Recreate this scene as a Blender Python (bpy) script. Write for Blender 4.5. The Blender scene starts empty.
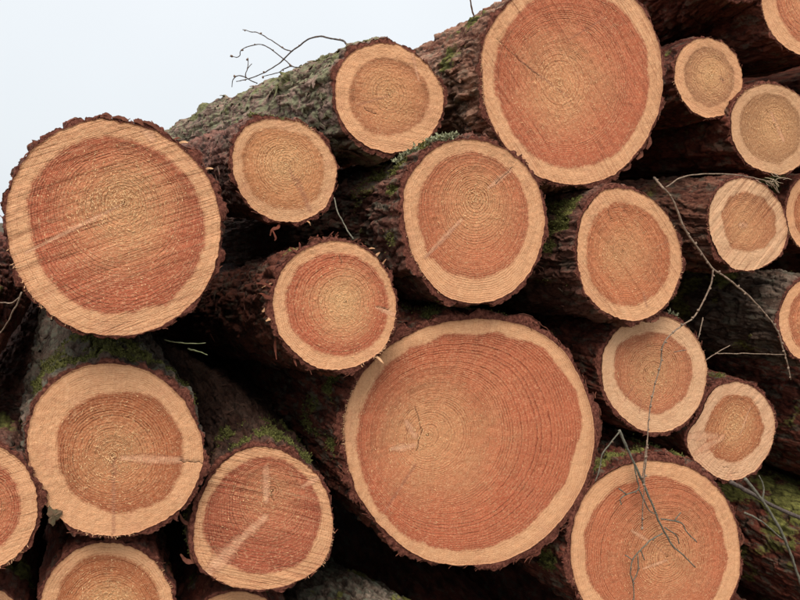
import bpy, math, random
import numpy as np
random.seed(7); rng = np.random.default_rng(7)
SC = bpy.context.scene; COL = SC.collection
PI = math.pi
# ---------------------------------------------------------------- camera, sky, sun, exposure
cam = bpy.data.cameras.new('camera'); cam_ob = bpy.data.objects.new('camera', cam); COL.objects.link(cam_ob)
cam.sensor_width = 36; cam.lens = 36; cam.clip_start = .02; cam.clip_end = 3000
cam_ob.location = (0, 0, 1.55)
cam_ob.rotation_euler = (math.radians(90 - 5.569), 0, math.radians(-21.708))
SC.camera = cam_ob
SUN_EL, SUN_AZ = math.radians(57), math.radians(205)      # azimuth clockwise from +Y: behind the camera, a little left
W = bpy.data.worlds.new('World'); SC.world = W; W.use_nodes = True
wt = W.node_tree; bg = wt.nodes['Background']
sky = wt.nodes.new('ShaderNodeTexSky'); sky.sky_type = 'NISHITA'; sky.sun_disc = False
sky.sun_elevation = SUN_EL; sky.sun_rotation = SUN_AZ; sky.air_density = 1.2; sky.dust_density = 4
tc = wt.nodes.new('ShaderNodeTexCoord'); sep = wt.nodes.new('ShaderNodeSeparateXYZ')
wt.links.new(tc.outputs['Generated'], sep.inputs[0])
grad = wt.nodes.new('ShaderNodeValToRGB')                 # overcast: brighter towards the zenith
grad.color_ramp.elements[0].position = 0.0; grad.color_ramp.elements[0].color = (.87, .925, .975, 1)
grad.color_ramp.elements[1].position = 1.0; grad.color_ramp.elements[1].color = (1.2, 1.2, 1.2, 1)
wt.links.new(sep.outputs['Z'], grad.inputs[0])
cn = wt.nodes.new('ShaderNodeTexNoise'); cn.inputs['Scale'].default_value = 1.6; cn.inputs['Detail'].default_value = 3
wt.links.new(tc.outputs['Generated'], cn.inputs['Vector'])
mr = wt.nodes.new('ShaderNodeMapRange'); mr.inputs[3].default_value = 8.1; mr.inputs[4].default_value = 9.7
wt.links.new(cn.outputs[0], mr.inputs[0])
sc_ = wt.nodes.new('ShaderNodeVectorMath'); sc_.operation = 'SCALE'
wt.links.new(grad.outputs[0], sc_.inputs[0]); wt.links.new(mr.outputs[0], sc_.inputs['Scale'])
mx = wt.nodes.new('ShaderNodeMix'); mx.data_type = 'RGBA'; mx.inputs[0].default_value = .9
wt.links.new(sky.outputs[0], mx.inputs[6]); wt.links.new(sc_.outputs[0], mx.inputs[7])
wt.links.new(mx.outputs[2], bg.inputs[0]); bg.inputs[1].default_value = .09
sun = bpy.data.lights.new('sun', 'SUN'); sun.energy = 2.5; sun.angle = math.radians(35); sun.color = (1, .94, .86)
so = bpy.data.objects.new('sun', sun); COL.objects.link(so)
so.rotation_euler = (PI / 2 - SUN_EL, 0, PI - SUN_AZ)
SC.view_settings.view_transform = 'Standard'; SC.view_settings.look = 'None'
SC.view_settings.gamma = 1; SC.view_settings.use_curve_mapping = False; SC.view_settings.exposure = 0.30

# ---------------------------------------------------------------- noise in numpy
def h01(i, j, k, s=0):
    x = (i.astype(np.int64) * 374761393 + j.astype(np.int64) * 668265263 + k.astype(np.int64) * 2147483647 + s * 1274126177) & 0xffffffff
    x = ((x ^ (x >> 13)) * 1274126177) & 0xffffffff
    x = ((x ^ (x >> 16)) * 2246822519) & 0xffffffff
    return ((x ^ (x >> 15)) & 0xffffff) / float(0x1000000)
def vnoise(p, s=0):
    p = np.asarray(p); i = np.floor(p).astype(np.int64); f = p - i; f = f * f * (3 - 2 * f)
    r = 0
    for a in (0, 1):
        wa = f[..., 0] if a else 1 - f[..., 0]
        for b in (0, 1):
            wb = f[..., 1] if b else 1 - f[..., 1]
            for c in (0, 1):
                wc = f[..., 2] if c else 1 - f[..., 2]
                r = r + wa * wb * wc * h01(i[..., 0] + a, i[..., 1] + b, i[..., 2] + c, s)
    return r * 2 - 1
def fbm(p, s=0, o=3):
    r = 0; a = 1; t = 0
    for k in range(o):
        r = r + a * vnoise(np.asarray(p) * 2 ** k + 17.3 * k, s + k); t += a; a *= .5
    return r / t
def worley(u, v, nu, s=0):
    """cells of size 1, periodic in u with nu cells: F1, F2, cell hash, offset from the cell point"""
    iu = np.floor(u).astype(np.int64); iv = np.floor(v).astype(np.int64)
    F1 = np.full(u.shape, 9.); F2 = np.full(u.shape, 9.); hid = np.zeros(u.shape); ov = np.zeros(u.shape); ou = np.zeros(u.shape)
    for a in (-1, 0, 1):
        for b in (-1, 0, 1):
            cu = iu + a; cv = iv + b; m = np.mod(cu, nu)
            du = u - (cu + .1 + .8 * h01(m, cv, m * 0, s)); dv = v - (cv + .1 + .8 * h01(m, cv, m * 0 + 1, s))
            d = np.sqrt(du * du + dv * dv)
            c = d < F1
            F2 = np.where(c, F1, np.minimum(F2, d)); F1 = np.where(c, d, F1)
            hid = np.where(c, h01(m, cv, m * 0 + 2, s), hid); ov = np.where(c, dv, ov); ou = np.where(c, du, ou)
    return F1, F2, hid, ou, ov
def sstep(x, a, b):
    t = np.clip((x - a) / (b - a), 0, 1); return t * t * (3 - 2 * t)
def cyc(tab, th):
    """periodic cubic interpolation of a table of radii"""
    n = len(tab); x = np.mod(th, 2 * PI) / (2 * PI) * n; i = np.floor(x).astype(int); f = x - i
    p0, p1, p2, p3 = tab[(i - 1) % n], tab[i % n], tab[(i + 1) % n], tab[(i + 2) % n]
    return p1 + .5 * f * (p2 - p0 + f * (2 * p0 - 5 * p1 + 4 * p2 - p3 + f * (3 * (p1 - p2) + p3 - p0)))

# ---------------------------------------------------------------- mesh helpers
def mesh_np(name, V, Q, attrs=None, mat=None, smooth=True, T=None):
    """V (n,3); Q (m,4) quads; T (k,3) triangles"""
    me = bpy.data.meshes.new(name); V = np.asarray(V, dtype=np.float32)
    Q = np.zeros((0, 4), int) if Q is None else np.asarray(Q); T = np.zeros((0, 3), int) if T is None else np.asarray(T)
    me.vertices.add(len(V)); me.vertices.foreach_set('co', V.ravel())
    lp = np.concatenate([T.ravel(), Q.ravel()]).astype(np.int32)
    me.loops.add(len(lp)); me.loops.foreach_set('vertex_index', lp)
    st = np.concatenate([np.arange(len(T)) * 3, len(T) * 3 + np.arange(len(Q)) * 4]).astype(np.int32)
    me.polygons.add(len(st)); me.polygons.foreach_set('loop_start', st)
    me.update(calc_edges=True); me.validate()
    if attrs:
        for k, a in attrs.items():
            at = me.attributes.new(k, 'FLOAT', 'POINT'); at.data.foreach_set('value', np.asarray(a, dtype=np.float32).ravel())
    me.polygons.foreach_set('use_smooth', np.full(len(st), smooth))
    if mat: me.materials.append(mat)
    me.update(); return me
def link(name, me, parent=None, kind=None):
    o = bpy.data.objects.new(name, me); COL.objects.link(o)
    if parent: o.parent = parent
    if kind: o['kind'] = kind
    return o
def empty(name, loc, label, cat, group=None):
    o = bpy.data.objects.new(name, None); COL.objects.link(o); o.location = loc; o.empty_display_size = .05
    o['label'] = label; o['category'] = cat
    if group: o['group'] = group
    return o
def grid_quads(nr, nc, wrap=True):
    i = np.arange(nr - 1)[:, None]; j = np.arange(nc if wrap else nc - 1)[None, :]; k = (j + 1) % nc
    return np.stack([i * nc + j, i * nc + k, (i + 1) * nc + k, (i + 1) * nc + j], -1).reshape(-1, 4)

# ---------------------------------------------------------------- node helper
class Mat:
    def __init__(s, name, rough=.8, spec=.3):
        s.m = bpy.data.materials.new(name); s.m.use_nodes = True; s.t = s.m.node_tree
        s.b = s.t.nodes['Principled BSDF']; s.b.inputs['Roughness'].default_value = rough
        s.b.inputs['Specular IOR Level'].default_value = spec
        s.co = s.t.nodes.new('ShaderNodeTexCoord').outputs['Object']
    def put(s, inp, v):
        if isinstance(v, bpy.types.NodeSocket): s.t.links.new(v, inp)
        elif v is not None:
            if hasattr(inp.default_value, '__len__') and hasattr(v, '__len__') and len(inp.default_value) == 4 and len(v) == 3: v = (*v, 1)
            inp.default_value = v
    def ma(s, op, a, b=None, c=None, clamp=False):
        n = s.t.nodes.new('ShaderNodeMath'); n.operation = op; n.use_clamp = clamp
        for i, v in enumerate((a, b, c)): s.put(n.inputs[i], v)
        return n.outputs[0]
    def vm(s, op, a, b=None):
        n = s.t.nodes.new('ShaderNodeVectorMath'); n.operation = op; s.put(n.inputs[0], a)
        if op == 'SCALE': s.put(n.inputs['Scale'], b)
        elif b is not None: s.put(n.inputs[1], b)
        return n.outputs['Value'] if op in ('LENGTH', 'DOT_PRODUCT') else n.outputs[0]
    def attr(s, k):
        n = s.t.nodes.new('ShaderNodeAttribute'); n.attribute_name = k; return n.outputs['Fac']
    def mix(s, f, a, b, mode='MIX'):
        n = s.t.nodes.new('ShaderNodeMix'); n.data_type = 'RGBA'; n.blend_type = mode; n.clamp_factor = True
        s.put(n.inputs[0], f); s.put(n.inputs[6], a); s.put(n.inputs[7], b); return n.outputs[2]
    def noise(s, v, scale=1, detail=2, rough=.5, dist=0, color=False):
        n = s.t.nodes.new('ShaderNodeTexNoise'); s.put(n.inputs['Vector'], v); s.put(n.inputs['Scale'], scale)
        s.put(n.inputs['Detail'], detail); s.put(n.inputs['Roughness'], rough); s.put(n.inputs['Distortion'], dist)
        return n.outputs[1 if color else 0]
    def rng(s, v, a, b, c=0, d=1, smooth=False):
        n = s.t.nodes.new('ShaderNodeMapRange'); n.clamp = True
        if smooth: n.interpolation_type = 'SMOOTHSTEP'
        for i, x in enumerate((v, a, b, c, d)): s.put(n.inputs[i], x)
        return n.outputs[0]
    def comb(s, x, y, z):
        n = s.t.nodes.new('ShaderNodeCombineXYZ')
        for i, v in enumerate((x, y, z)): s.put(n.inputs[i], v)
        return n.outputs[0]
    def sepxyz(s, v):
        n = s.t.nodes.new('ShaderNodeSeparateXYZ'); s.put(n.inputs[0], v); return n.outputs
    def bump(s, h, dist, strength=1, n0=None):
        n = s.t.nodes.new('ShaderNodeBump'); s.put(n.inputs['Height'], h); n.inputs['Distance'].default_value = dist
        n.inputs['Strength'].default_value = strength
        if n0: s.put(n.inputs['Normal'], n0)
        return n.outputs[0]
    def done(s, col, nrm=None):
        s.put(s.b.inputs['Base Color'], col)
        if nrm: s.put(s.b.inputs['Normal'], nrm)
        return s.m

# ---------------------------------------------------------------- materials
def wood_mat(name, saw_ang=0, saw=.3, heart=(.50, .20, .105), sap=(.84, .45, .235), glow=.4, fleck=.5, ring=.7, tone=1.0, seed=0):
    heart = (heart[0] * .94, heart[1] * .89, heart[2] * .90); ring *= 1.15
    m = Mat(name, .72, .25); co = m.vm('ADD', m.co, (seed * .37, 0, seed * .13))
    x, y, z = m.sepxyz(m.co)[:3]
    rc, hd, rr = m.attr('rc'), m.attr('hd'), m.attr('rr')
    # direction round the pith
    nv = m.vm('NORMALIZE', m.comb(x, 0, z)); nx, _, nz = m.sepxyz(nv)[:3]
    n_big = m.noise(co, 14, 3); n_mid = m.noise(co, 60, 3); n_fine = m.noise(co, 650, 3, .6)
    hm = m.rng(m.ma('ADD', hd, m.ma('MULTIPLY', m.ma('SUBTRACT', m.noise(co, 130, 4, .65), .5), 1.9)), -.8, .7, smooth=True)
    hcol = m.mix(m.rng(n_big, .3, .7), tuple(c * .90 for c in heart), tuple(min(1, c * 1.12) for c in heart))
    # radial streaks of tone in the heartwood
    rad = m.noise(m.comb(m.ma('MULTIPLY', nx, 5), m.ma('MULTIPLY', nz, 5), m.ma('MULTIPLY', rr, 1.2)), 1.6, 4, .6)
    hcol = m.mix(m.rng(rad, .3, .75, 0, .55), hcol, (heart[0] * 1.22, heart[1] * 1.3, heart[2] * 1.2))
    cg = m.rng(m.ma('ADD', rr, m.ma('MULTIPLY', m.ma('SUBTRACT', n_big, .5), .5)), .0, .78, min(1, glow * 1.25 + .1), 0, True)
    hcol = m.mix(cg, hcol, (.80, .43, .20))
    # darker rim of the heartwood just inside the sapwood
    hcol = m.mix(m.rng(hd, .0, 3.2, .5, 0), hcol, tuple(c * .74 for c in heart))
    scol = m.mix(m.rng(n_mid, .35, .7, 0, .5), sap, (sap[0] * .93, sap[1] * .84, sap[2] * .78))
    scol = m.mix(m.rng(m.noise(m.vm('ADD', co, (3, 3, 9)), 17, 4, .6), .50, .68, 0, .38), scol, (.66, .30, .17))
    scol = m.mix(m.rng(rr, .965, 1.0, 0, .55), scol, (.45, .2, .1))
    col = m.mix(hm, scol, hcol)
    # growth rings: pale early wood running into a thin dark late-wood line
    wob = m.ma('MULTIPLY', m.ma('SUBTRACT', m.noise(co, 70, 3), .5), .8)
    r1 = m.ma('ADD', rc, wob); fr = m.ma('FRACT', r1); fl = m.ma('FLOOR', r1)
    wn = m.t.nodes.new('ShaderNodeTexWhiteNoise'); wn.noise_dimensions = '1D'; m.put(wn.inputs['W'], m.ma('ADD', fl, seed * 9.1))
    late = m.ma('MULTIPLY', m.rng(fr, .45, .88, smooth=True), m.rng(fr, .93, 1.0, 1, 0))
    patch = m.rng(m.noise(co, 38, 3), .3, .62, .25, 1)
    rs = m.ma('MULTIPLY', m.ma('MULTIPLY', late, m.rng(wn.outputs[0], 0, 1, .15, 1.22)), m.ma('MULTIPLY', patch, ring))
    rs = m.ma('MULTIPLY', rs, m.rng(hm, 0, 1, .55, 1))
    col = m.mix(rs, col, m.mix(.86, col, (.44, .27, .21), 'MULTIPLY'))
    early = m.ma('MULTIPLY', m.rng(fr, .08, .35, 1, 0), m.ma('MULTIPLY', patch, m.rng(rr, .1, .9, .42, .16)))
    col = m.mix(early, col, (.86, .42, .19))
    # saw marks: parallel lines across the whole cut
    ca, sa = math.cos(math.radians(saw_ang)), math.sin(math.radians(saw_ang))
    al = m.vm('DOT_PRODUCT', m.co, (ca, 0, sa)); pe = m.vm('DOT_PRODUCT', m.co, (-sa, 0, ca))
    pe = m.ma('ADD', pe, m.ma('MULTIPLY', m.ma('MULTIPLY', al, al), .12))
    s1 = m.noise(m.comb(m.ma('MULTIPLY', pe, 330), m.ma('MULTIPLY', al, 6), seed), 1, 2, .6)
    s2 = m.noise(m.comb(m.ma('MULTIPLY', pe, 95), m.ma('MULTIPLY', al, 5), 3.3), 1, 3, .65)
    zone = m.rng(m.noise(co, 9, 2), .35, .6, .45, 1)
    sl = m.ma('MULTIPLY', m.ma('ADD', m.rng(s1, .50, .68, 0, .6), m.rng(s2, .54, .72, 0, .65)), m.ma('MULTIPLY', zone, saw), clamp=True)
    col = m.mix(sl, col, m.mix(.9, col, (.42, .24, .19), 'MULTIPLY'))
    lt = m.ma('MULTIPLY', m.rng(s1, .42, .30), m.ma('MULTIPLY', zone, saw * .3))
    col = m.mix(lt, col, (.83, .56, .33))
    # torn fibres: short pale flecks along the rings
    tv = m.comb(m.ma('MULTIPLY', nx, m.ma('MULTIPLY', 14, m.ma('POWER', rr, .6))), m.ma('MULTIPLY', nz, m.ma('MULTIPLY', 14, m.ma('POWER', rr, .6))), m.ma('MULTIPLY', rc, 1.1))
    ff = m.noise(tv, 1.3, 3, .75)
    fm = m.rng(m.ma('ADD', rr, m.ma('MULTIPLY', m.ma('SUBTRACT', m.noise(co, 26, 2), .5), .9)), .12, .62, 1, 0)
    fk = m.ma('MULTIPLY', m.rng(ff, .54, .62), m.ma('MULTIPLY', fm, fleck))
    col = m.mix(fk, col, (.94, .59, .28))
    f2 = m.ma('MULTIPLY', m.rng(m.noise(co, 300, 2, .7), .64, .70), .8 * fleck + .15)
    col = m.mix(f2, col, (.94, .60, .31))
    f3 = m.ma('MULTIPLY', m.rng(m.noise(m.vm('ADD', co, (5, 5, 5)), 260, 2, .7), .65, .72), .7)
    col = m.mix(f3, col, m.mix(.9, col, (.45, .33, .3), 'MULTIPLY'))
    # knots, dark incursions, cracks
    kn, dk, ck = m.attr('kn'), m.attr('dk'), m.attr('ck')
    kj = m.ma('ADD', kn, m.ma('MULTIPLY', m.ma('SUBTRACT', m.noise(co, 120, 3), .5), .8))
    kcol = m.mix(m.rng(n_mid, .3, .7), (.84, .48, .29), (.66, .30, .17))
    col = m.mix(m.rng(kj, -.2, .8, 0, .8, True), col, kcol)
    col = m.mix(m.ma('MULTIPLY', m.rng(kj, -.25, .05), m.rng(kj, .05, .3, .45, 0)), col, (.30, .11, .06))
    dj = m.ma('ADD', dk, m.ma('MULTIPLY', m.ma('SUBTRACT', m.noise(co, 150, 3), .5), .8))
    col = m.mix(m.rng(dj, -.1, .9, 0, .5, True), col, (.36, .14, .085))
    cj = m.ma('ADD', ck, m.ma('MULTIPLY', m.ma('SUBTRACT', m.noise(co, 240, 2), .5), .9))
    col = m.mix(m.rng(cj, .3, .95, 0, .62), col, (.10, .04, .02))
    n_w = m.noise(co, 230, 4, .75)
    col = m.mix(m.rng(n_w, .30, .52, .36, 0), col, m.mix(1, col, (.66, .52, .44), 'MULTIPLY'))
    col = m.mix(m.rng(n_w, .52, .68, 0, .42), col, (.90, .58, .32))
    col = m.mix(m.rng(n_fine, .25, .75, .28, 0), col, m.mix(1, col, (.66, .54, .48), 'MULTIPLY'))
    lo = m.noise(m.vm('ADD', co, (2, 8, 4)), 7, 3, .6)
    col = m.mix(m.rng(lo, .35, .5, .30, 0), col, m.mix(1, col, (.80, .70, .64), 'MULTIPLY'))
    col = m.mix(m.rng(n_fine, .5, .8, 0, .22), col, (.86, .62, .40))
    if tone != 1: col = m.mix(1, col, (tone, tone, tone), 'MULTIPLY')
    h = m.ma('ADD', m.ma('MULTIPLY', sl, -.9 ), m.ma('MULTIPLY', rs, -.6))
    h = m.ma('ADD', h, m.ma('MULTIPLY', fk, .7)); h = m.ma('ADD', h, m.ma('MULTIPLY', m.noise(co, 420, 3, .7), .9))
    h = m.ma('ADD', h, m.ma('MULTIPLY', m.noise(co, 55, 3), 1.3))
    h = m.ma('ADD', h, m.ma('MULTIPLY', m.rng(cj, .1, .6), -2.0))
    return m.done(col, m.bump(h, .0018, .9))

def bark_mat(name, base=(.17, .085, .06), plate=(.30, .20, .165), moss_c=(.165, .16, .042), lich=(.20, .21, .15), lich_amt=.3, seed=0):
    m = Mat(name, .88, .2); co = m.vm('ADD', m.co, (seed * .23, seed * .07, 0))
    pid, cr, ms, rim = m.attr('plate'), m.attr('crev'), m.attr('moss'), m.attr('rim')
    cs_ = m.vm('MULTIPLY', co, (1, .4, 1)); n1 = m.noise(cs_, 24, 4, .6); n2 = m.noise(cs_, 140, 5, .65); n3 = m.noise(co, 520, 3, .7)
    c = m.mix(m.rng(pid, .2, .8), tuple(k * .7 for k in base), tuple(k * 1.15 for k in plate))
    c = m.mix(m.rng(n1, .35, .7, 0, .6), c, (base[0] * 1.35, base[1] * .95, base[2] * .8))
    c = m.mix(m.rng(n2, .55, .7, 0, .7), c, tuple(k * 1.5 for k in plate))
    c = m.mix(m.rng(n2, .47, .3, 0, .8), c, (.03, .014, .010))
    c = m.mix(m.rng(m.ma('ADD', n3, m.ma('MULTIPLY', pid, .12)), .62, .74, 0, .6), c, (.26, .085, .04))
    lm = m.rng(m.ma('ADD', m.noise(m.vm('MULTIPLY', m.vm('ADD', co, (7, 1, 3)), (1, .45, 1)), 46, 4, .65), m.ma('MULTIPLY', n3, .2)), .66 - .12 * lich_amt, .76 - .12 * lich_amt, 0, min(1, lich_amt * 1.4))
    c = m.mix(lm, c, m.mix(n2, lich, tuple(k * .6 for k in lich)))
    mv = m.ma('ADD', ms, m.ma('MULTIPLY', m.ma('SUBTRACT', n2, .5), 1.3))
    mc = m.mix(m.rng(n3, .35, .65), tuple(k * .45 for k in moss_c), moss_c); mc = m.mix(m.rng(n2, .45, .65, 0, .6), mc, tuple(k * 1.7 for k in moss_c))
    c = m.mix(m.rng(mv, .45, .7), c, mc)
    c = m.mix(m.rng(cr, .2, 1, 0, .8), c, (.012, .006, .005))
    inner = m.mix(m.rng(n2, .4, .62), (.10, .026, .017), (.27, .095, .062)); inner = m.mix(m.rng(n3, .45, .65, 0, .6), inner, (.06, .017, .010))
    c = m.mix(m.ma('ADD', rim, m.ma('MULTIPLY', m.ma('SUBTRACT', n2, .5), .5), clamp=True), c, inner)
    h = m.ma('ADD', m.ma('MULTIPLY', n2, 1.0), m.ma('MULTIPLY', n3, .5))
    h = m.ma('ADD', h, m.ma('MULTIPLY', m.noise(co, 1300, 2), .2))
    return m.done(c, m.bump(h, .003, .9))

def plain_mat(name, c1, c2, scale=60, rough=.85, c3=None, bump=.001):
    m = Mat(name, rough, .25); oi = m.t.nodes.new('ShaderNodeObjectInfo').outputs['Random']
    n = m.noise(m.co, scale, 4, .65); c = m.mix(m.rng(n, .35, .65), c1, c2)
    if c3: c = m.mix(m.rng(m.noise(m.co, scale * 4, 3, .7), .55, .68), c, c3)
    return m.done(c, m.bump(n, bump, .7))
M_CHIP = plain_mat('bark_chip', (.09, .026, .015), (.20, .07, .04), 90, c3=(.08, .035, .025))
M_SPLIT = plain_mat('torn_wood', (.42, .20, .10), (.66, .40, .22), 120)
M_RED = plain_mat('red_inner_bark', (.20, .055, .03), (.09, .028, .018), 70)
M_MOSS = plain_mat('moss', (.06, .055, .015), (.20, .20, .052), 140, c3=(.10, .085, .035))
M_LICHEN = plain_mat('lichen', (.15, .15, .085), (.36, .365, .22), 150)
M_FIBRE = plain_mat('raised_fibre', (.76, .44, .21), (.93, .63, .34), 200)
M_MOSSCHIP = plain_mat('mossy_scrap', (.15, .085, .05), (.10, .085, .045), 70)
M_DRYLITTER = plain_mat('dead_needles', (.16, .07, .045), (.32, .20, .13), 40)
M_TWIG = plain_mat('grey_twig', (.085, .08, .06), (.19, .175, .13), 160, .75)
M_DRY = plain_mat('dry_larch_twig', (.14, .09, .065), (.33, .24, .17), 160, .8)
M_DARKTWIG = plain_mat('dark_twig', (.06, .045, .04), (.13, .10, .085), 160, .75)
M_BUD = plain_mat('bud', (.13, .08, .055), (.24, .16, .11), 200)
M_NEEDLE = plain_mat('dry_needles', (.40, .30, .20), (.55, .43, .30), 90)
M_GRASS = plain_mat('grass_blade', (.10, .12, .05), (.24, .25, .14), 90)
M_SOIL = plain_mat('forest_soil', (.05, .036, .024), (.10, .075, .045), 9, .95, (.06, .08, .025), .02)
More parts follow.
